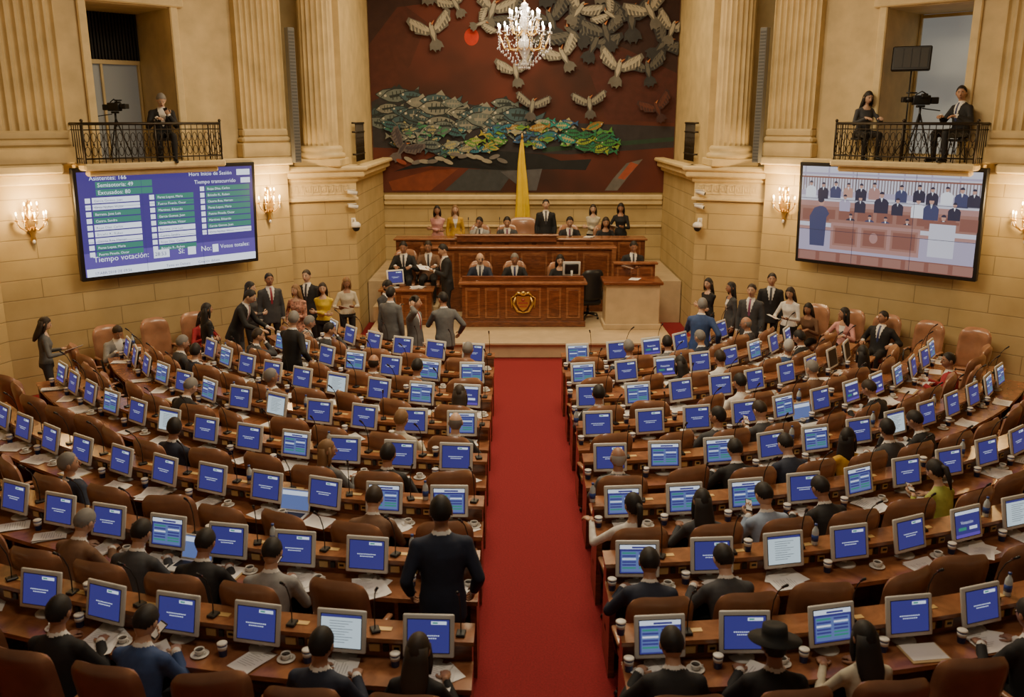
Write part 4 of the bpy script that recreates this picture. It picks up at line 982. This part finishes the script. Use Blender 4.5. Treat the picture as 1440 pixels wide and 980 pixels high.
l=bpy.data.lights.new('chandelier_glow','POINT'); l.energy=150; l.color=(1,.8,.55); l.shadow_soft_size=.35
lo=bpy.data.objects.new('chandelier_glow',l); coll.objects.link(lo); lo.parent=ch; lo.location=(0,0,.75)

# ------------------------------------------------------------ pier cameras, speakers, AV gear
def dome(M):
    b=MB(); b.box((0,-.022,.10),(.10,.04,.14),0,None,.01,1); b.tube([(0,-.02,.12),(0,-.14,.14),(0,-.20,.10)],.018,8,0)
    b.lathe([(.055,.10),(.10,.06),(.105,.0),(.09,-.01)],(0,-.22,0),20,0); b.ell((0,-.22,-.02),(.082,.082,.085),1,None,16,10); b.obj('dome_security_camera',[M_whitep,M_black],M)
def bullet(M):
    b=MB(); b.box((0,-.017,.02),(.07,.03,.07),0,None,.008,1); b.tube([(0,-.02,.02),(0,-.10,.03)],.013,8,0); b.tube([(-.10,-.12,.05),(.10,-.16,.01)],.042,14,0); b.tube([(.10,-.16,.01),(.105,-.161,.009)],.034,12,1); b.box((-.0,-.13,.085),(.20,.09,.012),0,Rz(-.2),.004,1); b.obj('security_camera',[M_whitep,M_black],M)
FL=frame(-5.02,18.95,1.3,.6); FR=frame(3.72,19.55,1.3,-.6)
WW_=math.hypot(1.3,.6)
dome(FL@T(WW_-.06,0,2.45)); bullet(FL@T(WW_-.08,0,2.85)); bullet(FL@T(WW_-.10,-.05,3.15)); dome(FR@T(.10,0,2.45)); bullet(FR@T(.10,0,2.85)); bullet(FR@T(.12,-.05,3.15))
for sg,WM in ((-1,WL),(1,WR)):
    a=4.98 if sg<0 else -.03
    b=MB(); b.box2((-.075,-.14,0),(.075,0,2.6),0,None,.01)
    for i in range(40): b.box2((-.062,-.146,.04+i*.063),(.062,-.138,.075+i*.063),1)
    b.box2((-.03,0,.4),(.03,.06,.5),0); b.box2((-.03,0,2.1),(.03,.06,2.2),0)
    b.obj('column_line_array_speaker',[M_grey,pm('speaker_grille',(.09,.09,.085),.7)],WM@T(a,-.28,3.85))
def tripod_cam(M):
    b=MB()
    for i in range(3):
        a=2*PI*i/3+.5; b.tube([(0,0,1.0),(.32*math.cos(a),.32*math.sin(a),0)],[.022,.014],6,0)
    b.tube([(0,0,.8),(0,0,1.12)],.025,8,0); b.box((0,0,1.14),(.12,.16,.05),0,None,.01,1)
    b.box((0,0,1.27),(.13,.36,.20),0,None,.02,2); b.tube([(0,.18,1.28),(0,.32,1.28)],[.055,.065],14,0); b.box((0,.36,1.28),(.14,.08,.11),0,None,.01,1)
    b.box((-.13,-.02,1.36),(.10,.12,.08),0,None,.01,1); b.tube([(0,-.12,1.38),(0,0,1.45),(0,.12,1.38)],.014,6,0); b.box((0,-.27,1.26),(.11,.16,.14),0,None,.015,1); b.tube([(.05,-.05,1.1),(.12,-.45,1.05)],.012,6,0)
    b.tube([(.06,.08,1.42),(.06,.30,1.42)],.016,8,0)
    b.obj('broadcast_camera_on_tripod',[M_black],M)
tripod_cam(WR@T(LW-1.95,-.05,SLAB)@Rz(PI-.9)@Matrix.Scale(.84,4)); tripod_cam(WL@T(1.75,.45,SLAB)@Rz(PI+.4)@Matrix.Scale(.75,4))
b=MB(); b.tube([(0,0,0),(0,0,1.75)],.014,6,0)
for i in range(3): a=2*PI*i/3; b.tube([(0,0,.35),(.28*math.cos(a),.28*math.sin(a),0)],.010,6,0)
M=T(0,-.05,1.80)@Rz(.3)@Rx(math.radians(-12)); b.box((0,0,0),(.66,.10,.44),0,M,.02,1); b.box((0,-.052,0),(.56,.01,.34),1,M)
for x in (-.14,0,.14): b.box((x,-.06,0),(.008,.01,.34),0,M)
b.obj('studio_light_panel_on_stand',[M_black,pm('diffuser_dark',(.06,.06,.06),.7)],WR@T(LW-2.30,.25,SLAB))
inst('sm_phone',WL@T(2.35,-.12,SLAB-.04)@Rz(PI-.3),'black','black','g',sc=.97); inst('sw_desk',WR@T(LW-2.95,-.12,SLAB-.02)@Rz(PI+.9),'char','black','b',sc=.98); inst('sm_left',WR@T(LW-1.2,-.10,SLAB)@Rz(PI-.5),'black','black','b',sc=1.)
for MM,x in ((WL,2.35),(WR,LW-2.95),(WR,LW-1.2)):
    b=MB(); b.lathe([(.16,.36),(.17,.38),(.16,.40)],(0,0,0),18,0)
    for i in range(4): a=PI/4+i*PI/2; b.tube([(.12*math.cos(a),.12*math.sin(a),.37),(.17*math.cos(a),.17*math.sin(a),0)],.012,6,0)
    b.obj('stool',[M_black],MM@T(x,-.18,SLAB))

# ------------------------------------------------------------ lighting
def area(name,loc,size,sy,energy,color,rot=(0,0,0)):
    l=bpy.data.lights.new(name,'AREA'); l.shape='RECTANGLE'; l.size=size; l.size_y=sy; l.energy=energy; l.color=color
    o=bpy.data.objects.new(name,l); coll.objects.link(o); o.location=loc; o.rotation_euler=rot; return o
area('added_overhead_fill',(0,12.6,9.0),4,4,700,(1,.82,.54))  # unseen area lamp added below the closed ceiling to light the desk rows
area('added_rostrum_fill',(0,20.6,9.0),4,2.5,360,(1,.79,.48),(math.radians(-8),0,0))  # lamp added overhead, out of view, to brighten the rostrum
area('added_near_rows_fill',(0,5.0,8.9),2.5,2,210,(1,.86,.66),(math.radians(28),0,0))  # extra unseen lamp, put in to lift the near rows and chair backs
w=bpy.data.worlds.new('world'); bpy.context.scene.world=w; w.use_nodes=True
w.node_tree.nodes['Background'].inputs[0].default_value=(1,.82,.6,1); w.node_tree.nodes['Background'].inputs[1].default_value=.06
